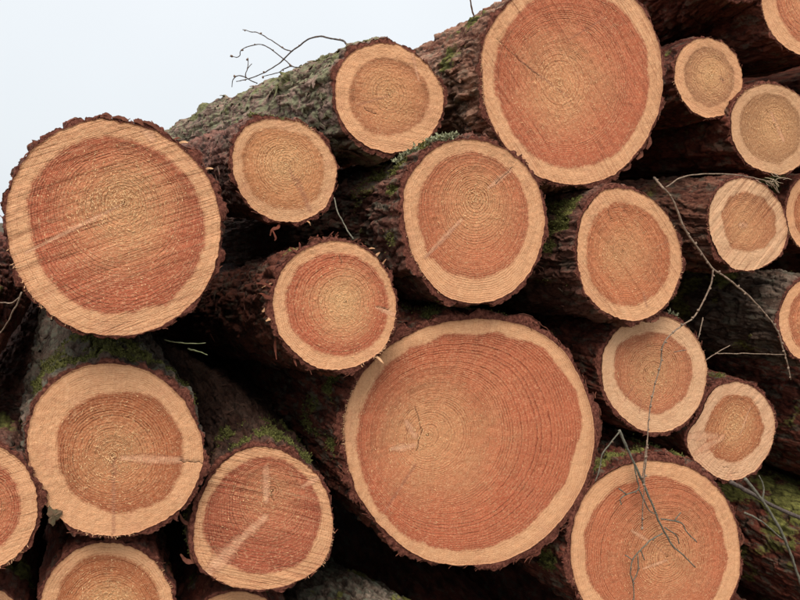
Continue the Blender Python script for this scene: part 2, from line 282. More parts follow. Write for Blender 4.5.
# ---------------------------------------------------------------- measured shapes (metres; radii in tenths of a millimetre round the pith, 32 directions)
TAB = {
'A': ((0.0677,1.4000,1.5816), (0.005,-0.003), (0,0),
  '1528 1466 1409 1347 1317 1303 1293 1285 1300 1359 1395 1421 1478 1552 1602 1660 1723 1793 1872 1964 2052 2133 2190 2209 2192 2144 2080 2004 1911 1779 1678 1603',
  '1217 1161 1119 1057 1038 1016 1003 1010 1019 1070 1091 1131 1191 1228 1303 1347 1395 1434 1482 1577 1642 1720 1809 1815 1806 1763 1745 1647 1556 1455 1364 1310'),
'B': ((0.0399,1.4600,1.1422), (-0.018,0.036), (0,0),
  '1541 1511 1490 1506 1515 1549 1590 1605 1636 1656 1670 1646 1599 1518 1450 1379 1352 1347 1343 1348 1350 1379 1407 1428 1460 1475 1495 1531 1565 1570 1559 1556',
  '1160 1168 1169 1157 1171 1151 1143 1119 1099 1096 1080 1076 1051 1026 967 910 893 869 856 876 875 904 939 974 1024 1046 1109 1134 1190 1187 1186 1168'),
'C': ((-0.1736,1.4500,1.0794), (-0.000,-0.000), (0,0),
  '896 901 909 938 971 1011 1057 1100 1129 1135 1118 1079 1031 985 949 924 901 899 904 918 949 983 1016 1048 1070 1075 1063 1033 992 955 931 905',
  '624 628 640 668 695 735 779 820 845 850 833 801 759 720 689 670 652 650 655 666 691 717 742 765 778 775 757 732 695 665 647 628'),
'D': ((0.0220,1.5000,0.8396), (0.016,-0.009), (0,0),
  '1150 1143 1136 1144 1173 1198 1235 1280 1322 1350 1352 1330 1290 1238 1187 1145 1106 1078 1071 1067 1080 1114 1140 1180 1225 1266 1281 1279 1262 1236 1211 1177',
  '901 897 896 909 939 966 1003 1043 1076 1092 1085 1057 1010 960 914 883 854 838 840 843 866 897 931 973 1015 1045 1052 1039 1011 979 950 922'),
'E': ((-0.1866,1.5200,0.8179), (-0.000,-0.000), (0,0),
  '728 733 744 773 807 851 903 951 982 984 956 906 849 796 744 708 687 672 677 683 707 739 773 813 847 866 866 843 811 779 758 736',
  '538 542 555 582 611 652 698 740 765 764 736 691 640 595 555 524 509 495 498 503 521 545 571 600 625 638 636 617 592 569 556 540'),
'F': ((0.3262,1.4900,1.0340), (0.043,-0.009), (0,0),
  '1003 935 841 792 758 747 765 803 834 903 966 1023 1078 1140 1189 1263 1362 1467 1612 1777 1897 1945 1965 1971 1980 1980 1966 1888 1682 1470 1272 1126',
  '781 724 654 608 588 592 607 608 634 675 705 770 822 888 954 1043 1142 1277 1386 1481 1559 1592 1614 1669 1644 1623 1599 1435 1294 1154 1005 884'),
'G': ((0.2668,1.5600,0.6806), (0.032,-0.009), (0,0),
  '1181 1156 1145 1136 1149 1172 1200 1241 1287 1322 1337 1330 1300 1253 1201 1154 1111 1074 1061 1053 1061 1091 1118 1164 1221 1269 1303 1319 1314 1291 1260 1222',
  '912 896 888 884 898 917 942 977 1015 1043 1055 1048 1022 982 939 899 866 835 823 817 821 844 864 898 941 976 1001 1013 1009 992 970 941'),
'H': ((0.6678,1.5200,1.1008), (-0.000,-0.000), (0,0),
  '4149 3959 3749 3484 3180 2879 2632 2450 2329 2209 2133 2070 2020 1974 1939 1883 1846 1829 1839 1906 1961 2079 2233 2466 2735 2998 3313 3629 3913 4103 4245 4267',
  '3721 3597 3379 3109 2812 2504 2247 2105 1944 1869 1829 1746 1708 1624 1607 1561 1559 1553 1594 1648 1753 1855 1991 2159 2382 2601 2871 3131 3357 3538 3654 3722'),
'I': ((0.4643,1.4500,1.4000), (-0.026,-0.125), (0,0),
  '1037 1004 994 995 1009 1036 1064 1098 1128 1177 1199 1235 1282 1337 1369 1383 1385 1390 1398 1372 1361 1357 1362 1330 1307 1289 1258 1236 1195 1136 1104 1066',
  '864 837 841 822 835 826 840 858 872 922 953 1006 1048 1114 1119 1132 1139 1127 1134 1104 1092 1068 1054 1049 1035 1017 1027 1009 984 958 920 890'),
'J': ((0.7566,1.4800,1.5954), (0.009,-0.050), (0,0),
  '1559 1496 1401 1356 1274 1242 1199 1205 1202 1236 1280 1334 1386 1423 1488 1574 1599 1628 1671 1746 1830 1942 2048 2092 2130 2135 2111 2045 1947 1847 1750 1665',
  '1176 1124 1061 1023 963 944 923 909 930 942 972 1031 1049 1111 1155 1211 1243 1290 1323 1395 1495 1535 1578 1575 1593 1594 1572 1557 1492 1399 1303 1223'),
'K': ((0.9790,1.5200,1.8525), (0.015,-0.047), (0,0),
  '2739 2745 2768 2741 2688 2580 2388 2248 2158 2084 2042 2018 1994 1989 1986 1955 1895 1906 1902 1910 1942 1966 2028 2108 2164 2233 2322 2424 2493 2550 2617 2692',
  '2311 2347 2339 2328 2289 2152 2080 1946 1890 1804 1764 1705 1668 1624 1617 1571 1563 1567 1554 1567 1568 1611 1674 1747 1787 1857 1905 1970 2079 2127 2229 2267'),
'L': ((0.6126,1.6000,1.8174), (-0.077,0.021), (0,0),
  '1233 1214 1146 1102 1059 1035 1018 1040 1021 1039 1051 1091 1132 1161 1175 1195 1186 1203 1210 1216 1216 1197 1207 1197 1223 1210 1238 1226 1243 1240 1250 1252',
  '918 890 868 801 771 746 707 698 716 729 739 775 777 809 823 827 865 879 903 899 895 922 876 865 848 814 812 820 843 903 888 908'),
'M': ((0.3825,1.5700,1.6641), (-0.020,0.036), (0,0),
  '1034 973 935 901 890 864 872 858 856 880 925 968 1028 1054 1068 1065 1053 1060 1053 1072 1079 1111 1104 1129 1137 1153 1148 1150 1150 1108 1085 1054',
  '750 746 724 690 684 683 644 632 644 673 720 782 832 855 860 879 851 856 859 858 892 875 862 882 864 880 907 883 893 839 809 784'),
'N': ((1.1300,1.4900,1.4873), (-0.002,-0.044), (0,0),
  '1646 1554 1497 1445 1402 1377 1351 1369 1371 1411 1429 1388 1337 1308 1240 1209 1189 1191 1210 1249 1318 1349 1408 1465 1560 1651 1722 1775 1804 1794 1768 1729',
  '1316 1279 1182 1121 1073 1030 1029 1036 1035 1076 1027 1017 1044 974 947 939 916 929 950 975 1039 1065 1136 1191 1253 1289 1333 1344 1394 1401 1404 1368'),
'O': ((1.4878,1.6200,1.9176), (-0.000,-0.000), (0,0),
  '977 952 926 930 886 879 883 865 880 921 939 997 1028 1099 1127 1167 1164 1177 1135 1121 1089 1101 1069 1067 1053 1032 1051 1019 1015 1016 1023 1006',
  '702 708 668 637 631 651 629 620 636 679 703 723 773 795 813 866 853 854 838 803 800 796 768 770 792 749 736 753 765 741 747 723'),
'P': ((1.6839,1.6000,1.8004), (-0.000,-0.000), (0,0),
  '1221 1188 1142 1114 1107 1043 1024 1018 1015 1053 1098 1166 1251 1346 1418 1493 1481 1476 1439 1375 1348 1288 1248 1239 1242 1296 1299 1327 1337 1309 1291 1268',
  '873 849 857 797 769 770 767 748 757 798 835 884 980 1047 1116 1165 1156 1158 1104 1083 1024 1008 993 954 954 992 962 946 967 977 937 933'),
'Q': ((1.7671,1.5700,2.1353), (-0.000,-0.000), (0,0),
  '1699 1684 1655 1618 1572 1514 1475 1453 1428 1433 1449 1477 1531 1590 1651 1716 1773 1810 1821 1809 1777 1725 1676 1640 1621 1594 1590 1611 1619 1642 1674 1701',
  '1300 1293 1283 1273 1248 1220 1199 1189 1168 1162 1173 1174 1190 1219 1244 1268 1294 1318 1337 1342 1334 1323 1311 1303 1289 1275 1273 1281 1278 1282 1293 1306'),
'R': ((1.5671,1.5800,1.5425), (-0.000,-0.000), (0,0),
  '1519 1425 1367 1285 1231 1217 1171 1173 1188 1188 1207 1206 1205 1181 1166 1117 1088 1046 1044 1022 1040 1044 1079 1129 1139 1196 1249 1318 1391 1500 1554 1568',
  '1113 1121 1047 999 970 885 844 837 840 799 791 814 771 733 725 665 619 601 598 585 595 629 645 630 641 678 733 775 857 1001 1056 1145'),
'S': ((1.8859,1.6400,1.5747), (-0.000,-0.000), (0,0),
  '872 857 862 873 892 928 959 997 1039 1078 1105 1114 1112 1102 1087 1074 1065 1049 1043 1046 1055 1058 1063 1069 1070 1062 1036 1003 970 942 907 881',
  '642 631 633 641 652 674 696 720 748 775 796 803 804 798 790 781 775 763 757 757 762 761 764 766 768 762 746 727 707 690 665 648'),
'T': ((1.8399,1.5800,1.2916), (-0.001,-0.021), (0,0),
  '1144 1114 1075 1049 1042 1031 1043 1061 1088 1134 1179 1224 1269 1305 1327 1332 1325 1300 1271 1247 1231 1222 1211 1214 1229 1238 1246 1254 1256 1250 1219 1181',
  '843 821 795 779 777 773 786 802 824 858 892 920 946 965 975 978 972 957 944 936 935 931 932 942 956 962 964 962 952 936 910 874'),
'U': ((1.2771,1.5500,1.1845), (-0.000,-0.000), (0,0),
  '1622 1597 1541 1490 1466 1431 1417 1407 1381 1402 1432 1489 1553 1584 1596 1537 1482 1438 1387 1341 1322 1325 1359 1396 1460 1503 1573 1631 1671 1684 1669 1644',
  '1161 1156 1107 1063 1024 992 998 970 981 1024 1053 1128 1194 1263 1197 1145 1099 1042 966 920 873 863 887 907 957 1037 1033 1069 1100 1178 1173 1184'),
'V': ((1.5912,1.6000,1.0153), (-0.000,-0.000), (0.1,0),
  '1525 1437 1315 1242 1169 1141 1134 1130 1171 1187 1245 1324 1371 1362 1348 1468 1719 1762 1663 1555 1477 1460 1450 1486 1499 1527 1556 1628 1624 1646 1632 1594',
  '1036 969 922 872 859 841 796 783 802 823 866 942 940 976 997 1029 1108 1072 1077 1026 1017 999 977 993 994 1005 1059 1066 1098 1163 1131 1143'),
'W': ((1.3112,1.5200,0.7346), (-0.000,-0.000), (0,0),
  '2311 2246 2163 2138 2124 2142 2177 2238 2341 2471 2667 2851 2998 3043 2980 2858 2719 2576 2450 2289 2189 2116 2109 2130 2203 2265 2356 2463 2526 2537 2503 2403',
  '1822 1762 1698 1697 1654 1647 1691 1775 1899 2021 2143 2327 2476 2550 2521 2408 2281 2168 2012 1890 1749 1688 1640 1653 1695 1746 1875 1921 2017 2007 1976 1947'),
'X1': ((1.5157,1.5800,2.2632), (0.170,-0.097), (0,0),
  '1987 2020 2020 1990 1926 1844 1768 1711 1663 1627 1624 1626 1649 1699 1747 1798 1849 1886 1901 1892 1856 1802 1752 1718 1691 1673 1689 1707 1746 1813 1873 1933',
  '1526 1551 1554 1534 1488 1428 1373 1332 1296 1269 1268 1270 1288 1327 1365 1404 1443 1471 1482 1475 1446 1403 1363 1336 1312 1297 1307 1320 1347 1396 1441 1485'),
'X3': ((2.1054,1.6600,0.9308), (-0.000,-0.000), (0,0),
  '1920 1843 1771 1694 1650 1628 1615 1639 1668 1715 1783 1853 1898 1921 1911 1871 1812 1750 1694 1635 1607 1601 1604 1645 1691 1758 1847 1940 2003 2040 2035 1991',
  '1493 1435 1380 1323 1291 1275 1267 1288 1312 1351 1406 1462 1497 1515 1507 1474 1427 1378 1333 1287 1265 1258 1260 1292 1326 1377 1445 1515 1562 1588 1582 1547'),
'X4': ((2.0820,1.6000,0.5289), (-0.000,-0.000), (0,0),
  '2142 2025 1939 1859 1815 1807 1810 1860 1916 1997 2095 2186 2245 2252 2203 2112 2007 1912 1846 1788 1762 1773 1795 1867 1947 2055 2185 2309 2396 2419 2371 2268',
  '1636 1550 1490 1433 1404 1401 1409 1453 1499 1564 1641 1710 1751 1751 1711 1638 1556 1483 1435 1390 1373 1381 1401 1457 1518 1600 1695 1784 1841 1851 1811 1730'),
'X5': ((0.5857,1.5000,0.5610), (-0.071,-0.198), (0,0),
  '1794 1713 1664 1628 1612 1634 1651 1701 1774 1828 1880 1909 1905 1865 1803 1736 1665 1602 1571 1553 1556 1596 1635 1709 1810 1897 1981 2040 2056 2025 1960 1882',
  '1368 1309 1275 1249 1241 1260 1277 1319 1378 1422 1463 1486 1482 1450 1400 1347 1292 1243 1219 1205 1207 1237 1267 1324 1400 1463 1524 1564 1572 1545 1493 1434'),
'X7': ((-0.2650,1.5200,1.3719), (-0.000,-0.000), (0,0),
  '1210 1215 1220 1237 1264 1273 1281 1285 1281 1270 1242 1209 1181 1163 1143 1130 1134 1143 1155 1182 1219 1243 1269 1291 1306 1312 1298 1276 1255 1241 1223 1208',
  '907 912 918 936 958 970 982 989 988 979 957 930 905 889 873 862 864 871 881 904 933 953 975 992 1002 1003 990 968 948 934 919 906'),
}
FEAT = {   # streaks on a cut: kind, from x z, to x z, half width
 'A': [('k', -0.0, -0.0014, -0.149, -0.0798, 0.0034), ('k', 0.0347, 0.1348, 0.0475, 0.1072, 0.0094)],
 'B': [('k', 0.0145, -0.0067, 0.1124, -0.021, 0.0083), ('c', 0.1124, -0.021, 0.1553, -0.0293, 0.0038), ('d', -0.0011, -0.0335, -0.0046, -0.1392, 0.0053), ('d', -0.0003, -0.0084, 0.0004, -0.0337, 0.0068)],
 'F': [('k', -0.1267, -0.1482, -0.0654, -0.0928, 0.0158), ('k', -0.0654, -0.0928, -0.0152, -0.0528, 0.0097), ('k', -0.0111, -0.0204, -0.0114, 0.045, 0.0085), ('k', 0.0604, -0.0003, 0.0963, 0.0146, 0.0061), ('c', -0.0036, -0.0032, 0.0032, -0.0223, 0.0012)],
 'H': [('k', -0.0818, -0.0216, -0.031, -0.0195, 0.0076), ('k', -0.0492, 0.0338, -0.0287, 0.0007, 0.0076), ('c', -0.0288, 0.065, -0.0139, 0.01, 0.0021), ('c', -0.0139, 0.01, -0.0264, -0.0319, 0.0021), ('d', -0.0965, -0.1507, -0.0286, -0.0619, 0.0051)],
 'I': [('k', 0.0642, -0.0147, 0.1024, -0.0313, 0.0054), ('c', 0.0656, -0.0134, 0.0884, -0.0196, 0.0016), ('c', -0.0093, 0.0878, -0.0061, 0.0688, 0.0016)],
 'J': [('k', -0.112, -0.1162, -0.0331, -0.0412, 0.0054), ('d', -0.112, -0.1177, -0.0372, -0.0487, 0.0024), ('k', 0.0293, 0.0251, 0.0804, 0.0614, 0.006), ('c', 0.0463, 0.0344, 0.0856, 0.0683, 0.0018)],
 'K': [('c', -0.1552, 0.0802, -0.1, 0.0393, 0.0017), ('c', -0.1, 0.0393, -0.0504, 0.0094, 0.0014), ('d', -0.1, 0.0393, 0.0211, -0.0286, 0.0041), ('d', 0.0182, 0.0903, 0.1205, 0.1502, 0.0034)],
 'L': [('c', -0.0534, -0.0332, -0.0323, -0.0404, 0.0043), ('d', -0.0692, -0.0259, -0.0027, -0.0043, 0.0043), ('k', 0.0471, 0.106, 0.0674, 0.0331, 0.0036)],
 'M': [('d', 0.0479, -0.0901, 0.0223, -0.0309, 0.0084), ('d', 0.0079, -0.0115, 0.0237, -0.0467, 0.0056)],
 'N': [('d', 0.0738, -0.1311, 0.0633, -0.1, 0.005), ('d', 0.1296, 0.0175, 0.0968, 0.0079, 0.0028), ('c', -0.0387, 0.0892, -0.0319, 0.0708, 0.0028)],
 'O': [('d', 0.0271, -0.0064, 0.0382, -0.0123, 0.0084), ('c', 0.0293, -0.0079, 0.037, -0.0108, 0.0036)],
 'R': [('k', -0.0097, 0.0009, 0.0122, -0.0009, 0.0077)],
 'U': [('d', -0.0803, -0.0595, -0.0576, -0.0272, 0.0036), ('d', -0.0367, -0.0947, -0.0323, -0.0635, 0.0036), ('c', -0.0239, 0.0103, -0.0225, 0.0079, 0.0028), ('c', 0.0304, -0.0606, 0.0325, -0.0619, 0.0024)],
 'V': [('k', -0.1682, -0.0092, -0.0687, -0.0218, 0.0116), ('k', -0.1394, -0.0556, -0.0453, -0.0281, 0.0116), ('d', -0.1203, -0.078, -0.0626, -0.0493, 0.0036), ('c', -0.0409, -0.1074, -0.02, -0.1125, 0.0022), ('c', -0.0067, -0.1308, 0.022, -0.1323, 0.0018), ('k', 0.0208, -0.0296, 0.055, 0.0412, 0.0036)],
 'W': [('k', -0.0696, -0.0233, -0.0015, -0.0122, 0.0044), ('k', -0.1067, 0.0776, -0.0556, 0.044, 0.0049), ('d', -0.0556, 0.044, 0.0, 0.0, 0.0027)],
 'P': [('k', -0.0131, 0.0291, 0.031, -0.0372, 0.0071)],
}
TWIG = {
 'sky_a' : [(0.568, 1.75, 1.945), (0.564, 1.768, 1.958), (0.539, 1.786, 1.964), (0.526, 1.805, 1.971), (0.502, 1.823, 1.967), (0.486, 1.841, 1.955), (0.468, 1.859, 1.943), (0.449, 1.877, 1.921), (0.42, 1.895, 1.902), (0.395, 1.914, 1.89), (0.378, 1.932, 1.886), (0.358, 1.95, 1.883)] ,
 'sky_b' : [(0.468, 1.86, 1.943), (0.458, 1.875, 1.95), (0.441, 1.89, 1.965), (0.419, 1.905, 1.982), (0.402, 1.92, 1.993), (0.389, 1.935, 1.998), (0.375, 1.95, 2.004)] ,
 'sky_c' : [(0.498, 1.88, 1.913), (0.48, 1.891, 1.916), (0.462, 1.902, 1.933), (0.433, 1.913, 1.957), (0.409, 1.924, 1.967), (0.386, 1.936, 1.963), (0.368, 1.947, 1.954), (0.368, 1.958, 1.946), (0.363, 1.969, 1.943), (0.348, 1.98, 1.946)] ,
 'sky_d' : [(0.41, 1.96, 1.883), (0.384, 1.967, 1.896), (0.388, 1.973, 1.916), (0.401, 1.98, 1.932)] ,
 'sky_e' : [(0.388, 1.97, 1.915), (0.391, 1.975, 1.931), (0.392, 1.98, 1.945)] ,
 'sky_f' : [(0.383, 1.96, 1.895), (0.366, 1.97, 1.901), (0.355, 1.98, 1.892), (0.354, 1.99, 1.875)] ,
 'sky_g' : [(0.482, 1.9, 1.918), (0.467, 1.917, 1.915), (0.454, 1.933, 1.907), (0.419, 1.95, 1.899)] ,
 'stub' : [(0.961, 1.9, 2.078), (0.933, 1.86, 2.09), (0.912, 1.83, 2.115)] ,
 'larch_a' : [(1.319, 1.62, 1.658), (1.215, 1.47, 1.633), (1.252, 1.47, 1.599), (1.286, 1.47, 1.537), (1.331, 1.47, 1.486), (1.376, 1.47, 1.441), (1.422, 1.47, 1.415), (1.493, 1.47, 1.369), (1.554, 1.47, 1.317), (1.586, 1.47, 1.279), (1.613, 1.47, 1.223), (1.638, 1.47, 1.158)] ,
 'larch_b' : [(1.376, 1.47, 1.441), (1.368, 1.47, 1.399), (1.327, 1.47, 1.332), (1.285, 1.47, 1.308), (1.239, 1.47, 1.274), (1.241, 1.48, 1.227), (1.226, 1.48, 1.174), (1.214, 1.48, 1.116), (1.204, 1.475, 1.047), (1.198, 1.475, 0.988), (1.193, 1.475, 0.953)] ,
 'larch_c' : [(1.204, 1.475, 1.047), (1.201, 1.475, 0.964), (1.198, 1.475, 0.904), (1.201, 1.48, 0.834)] ,
 'fork_a' : [(1.144, 1.5, 1.069), (1.165, 1.5, 1.029), (1.19, 1.5, 0.984), (1.218, 1.5, 0.933), (1.245, 1.5, 0.878), (1.271, 1.5, 0.826), (1.297, 1.5, 0.786), (1.311, 1.5, 0.765), (1.344, 1.5, 0.737), (1.384, 1.5, 0.699)] ,
 'fork_b' : [(1.146, 1.5, 1.066), (1.119, 1.5, 1.04), (1.099, 1.5, 1.017), (1.094, 1.5, 0.987), (1.081, 1.5, 0.954)] ,
 'fork_c' : [(1.278, 1.5, 0.802), (1.244, 1.5, 0.79), (1.216, 1.5, 0.77), (1.193, 1.5, 0.749), (1.188, 1.5, 0.718), (1.198, 1.5, 0.688), (1.201, 1.5, 0.647)] ,
 'fork_d' : [(1.273, 1.5, 0.838), (1.315, 1.5, 0.828), (1.34, 1.5, 0.816), (1.356, 1.5, 0.791), (1.385, 1.5, 0.764)] ,
 'fork_e' : [(1.315, 1.5, 0.828), (1.331, 1.5, 0.848)] ,
 'fork_f' : [(1.19, 1.5, 0.984), (1.198, 1.5, 0.947), (1.204, 1.5, 0.923), (1.169, 1.5, 0.913), (1.153, 1.5, 0.904), (1.156, 1.5, 0.89)] ,
 'fork_g' : [(1.169, 1.5, 0.913), (1.148, 1.5, 0.93)] ,
 'fork_h' : [(1.204, 1.5, 0.923), (1.221, 1.5, 0.893), (1.236, 1.5, 0.867), (1.261, 1.5, 0.85)] ,
 'fork_i' : [(1.193, 1.5, 0.749), (1.171, 1.5, 0.765)] ,
 'fork_j' : [(1.216, 1.5, 0.77), (1.228, 1.5, 0.744)] ,
 'fork_k' : [(1.207, 1.5, 0.759), (1.21, 1.5, 0.722), (1.195, 1.5, 0.697)] ,
 'fork_l' : [(1.286, 1.5, 0.816), (1.32, 1.5, 0.791), (1.33, 1.5, 0.768)] ,
 'stem_a' : [(1.531, 1.5, 0.907), (1.57, 1.5, 0.868), (1.611, 1.5, 0.82), (1.66, 1.5, 0.753), (1.698, 1.5, 0.686), (1.744, 1.5, 0.589)] ,
 'stem_b' : [(1.667, 1.5, 0.73), (1.614, 1.5, 0.772), (1.569, 1.5, 0.802), (1.534, 1.5, 0.818)] ,
 'stem_c' : [(1.6, 1.52, 0.901), (1.616, 1.52, 0.869), (1.615, 1.52, 0.835)] ,
 'stem_d' : [(1.563, 1.58, 0.87), (1.626, 1.58, 0.836), (1.72, 1.58, 0.783), (1.818, 1.58, 0.737), (1.945, 1.58, 0.681)] ,
 'dry_a' : [(1.293, 1.545, 1.631), (1.346, 1.545, 1.658), (1.436, 1.545, 1.666), (1.516, 1.545, 1.665), (1.576, 1.545, 1.657), (1.613, 1.545, 1.65), (1.651, 1.545, 1.623)] ,
 'dry_b' : [(1.393, 1.5, 1.218), (1.42, 1.5, 1.232), (1.465, 1.5, 1.25)] ,
 'dry_c' : [(1.439, 1.52, 1.228), (1.539, 1.52, 1.222), (1.674, 1.52, 1.211)] ,
 'dry_d' : [(1.295, 1.5, 1.244), (1.331, 1.5, 1.246)] ,
 'wire' : [(0.469, 1.53, 1.597), (0.467, 1.5, 1.569), (0.472, 1.47, 1.542), (0.478, 1.44, 1.518)] ,
 'left_a' : [(-0.09, 1.4, 1.438), (-0.104, 1.42, 1.409), (-0.118, 1.44, 1.383), (-0.135, 1.46, 1.363)] ,
 'left_b' : [(-0.094, 1.42, 1.43), (-0.107, 1.43, 1.419), (-0.119, 1.44, 1.419), (-0.136, 1.46, 1.421)] ,
 'left_c' : [(-0.133, 1.48, 1.491), (-0.117, 1.46, 1.475), (-0.105, 1.46, 1.451)] ,
 'grass_a' : [(0.172, 1.46, 1.323), (0.181, 1.42, 1.325), (0.197, 1.4, 1.32)] ,
 'grass_b' : [(0.133, 1.47, 1.34), (0.162, 1.42, 1.34), (0.195, 1.4, 1.341)] ,
 'gap_a' : [(1.47, 1.6, 1.306), (1.444, 1.58, 1.279), (1.418, 1.56, 1.245)] ,
}
# ---------------------------------------------------------------- ground
def ground():
    xs = np.concatenate([-np.geomspace(1200, 4, 18), np.linspace(-3.6, 3.6, 60) , np.geomspace(4, 1200, 18)])
    ys = np.concatenate([-np.geomspace(1200, 4, 18), np.linspace(-3.6, 7, 70), np.geomspace(7.5, 1500, 18)])
    X, Y = np.meshgrid(xs, ys); P = np.stack([X, Y, X * 0], -1)
    Z = fbm(P * 1.3, 5, 4) * .05 + fbm(P * .05, 9, 2) * .25 * sstep(np.hypot(X, Y), 8, 40)
    V = np.stack([X, Y, Z], -1).reshape(-1, 3)
    link('ground', mesh_np('ground', V, grid_quads(len(ys), len(xs), False), mat=M_SOIL), kind='structure')
ground()

# ---------------------------------------------------------------- one felled log
def seg_d(px, pz, a):
    _, x0, z0, x1, z1, w = a
    dx, dz = x1 - x0, z1 - z0; L2 = dx * dx + dz * dz + 1e-12
    t = np.clip(((px - x0) * dx + (pz - z0) * dz) / L2, 0, 1)
    return np.hypot(px - x0 - t * dx, pz - z0 - t * dz), t
def face_mesh(Ro, Rh, slant, feats, rings, seed, px, back=False, saw=(0, 0)):
    Rm = Ro.mean(); NR = max(8, int(Rm / px)); NT = max(32, int(2 * PI * Rm / px * .8))
    th = np.arange(NT) / NT * 2 * PI; ro = cyc(Ro, th)
    cs = np.stack([np.cos(th) * 2.2, np.sin(th) * 2.2, th * 0 + seed], -1)
    ro = ro * (1 + fbm(cs * 2, seed, 3) * .008) + fbm(cs * 9, seed + 3, 3) * .0024
    rh = cyc(Rh, th) * (1 + fbm(cs * 2.5, seed + 9, 4) * .045) * 1.018
    rr = np.arange(1, NR + 1)[:, None] / NR
    r = rr * ((1 - rr) * Rm + rr * ro[None, :])
    X = r * np.cos(th); Z = r * np.sin(th)
    # uneven ring spacing
    q = np.linspace(0, 1, 64); g = np.maximum(.3, 1.1 + .9 * fbm(np.stack([q * 9, q * 0 + seed, q * 0], -1), seed, 3) + .35 * (q - .5)); g = np.cumsum(g) - g[0]; g /= g[-1]
    P3 = np.stack([X / Rm * 1.7, X * 0 + seed, Z / Rm * 1.7], -1)
    rw = np.clip(rr + .012 * fbm(P3, seed + 1, 3) * np.minimum(rr * 4, 1) + 0 * X, 0, 1.1)
    rc = np.interp(rw, q, g) * rings
    Y = slant[0] * X + slant[1] * Z + fbm(P3 * 1.1, seed + 4, 2) * .0025 * min(1, Rm / .15) - .0012 * (rr > .995)
    if saw[1] > 0:   # steps and ridges left by the bar of the chainsaw
        ca, sa = math.cos(math.radians(saw[0])), math.sin(math.radians(saw[0])); pe = -sa * X + ca * Z; al = ca * X + sa * Z; pe = pe + .12 * al * al
        Y = Y + saw[1] * (.0011 * fbm(np.stack([pe * 75, al * 3, pe * 0 + seed], -1), seed + 6, 3) + .0016 * fbm(np.stack([pe * 22, al * 1.5, pe * 0], -1), seed + 7, 2))
    Y = Y + .0007 * fbm(P3 * 16, seed + 8, 2)
    kn = np.full(X.shape, -1.); dk = np.full(X.shape, -1.); ck = np.full(X.shape, -1.)
    for a in feats:
        d, t = seg_d(X, Z, a); w = a[5]
        if a[0] == 'k': kn = np.maximum(kn, 1 - d / (w * (.45 + .7 * np.sin(np.clip(t, .12, .8) * PI))) )
        elif a[0] == 'd': dk = np.maximum(dk, 1 - d / w)
        else:
            d, t = seg_d(X + vnoise(P3 * 14, 3) * .0018, Z + vnoise(P3 * 14, 5) * .0018, a)
            v = 1 - d / max(w * .8, .0013); ck = np.maximum(ck, v); Y = Y + .0015 * np.clip(v, 0, 1)
    hd = (rh[None, :] - r) / .006; rc = rc + 0
    c0 = np.array([[0, 0, 0]]); V = np.concatenate([c0, np.stack([X, Y, Z], -1).reshape(-1, 3)])
    Q = grid_quads(NR, NT) + 1
    j = np.arange(NT); T = np.stack([j * 0, (j + 1) % NT + 1, j + 1], -1)
    if not back: T = T[:, ::-1]; Q = Q[:, ::-1] if False else Q
    A = {'rc': np.r_[0, rc.ravel()], 'rr': np.r_[0, (rr + 0 * X).ravel()], 'hd': np.r_[9, hd.ravel()],
         'kn': np.r_[kn[0, 0], kn.ravel()], 'dk': np.r_[dk[0, 0], dk.ravel()], 'ck': np.r_[ck[0, 0], ck.ravel()]}
    return V, Q, T, A, th, ro
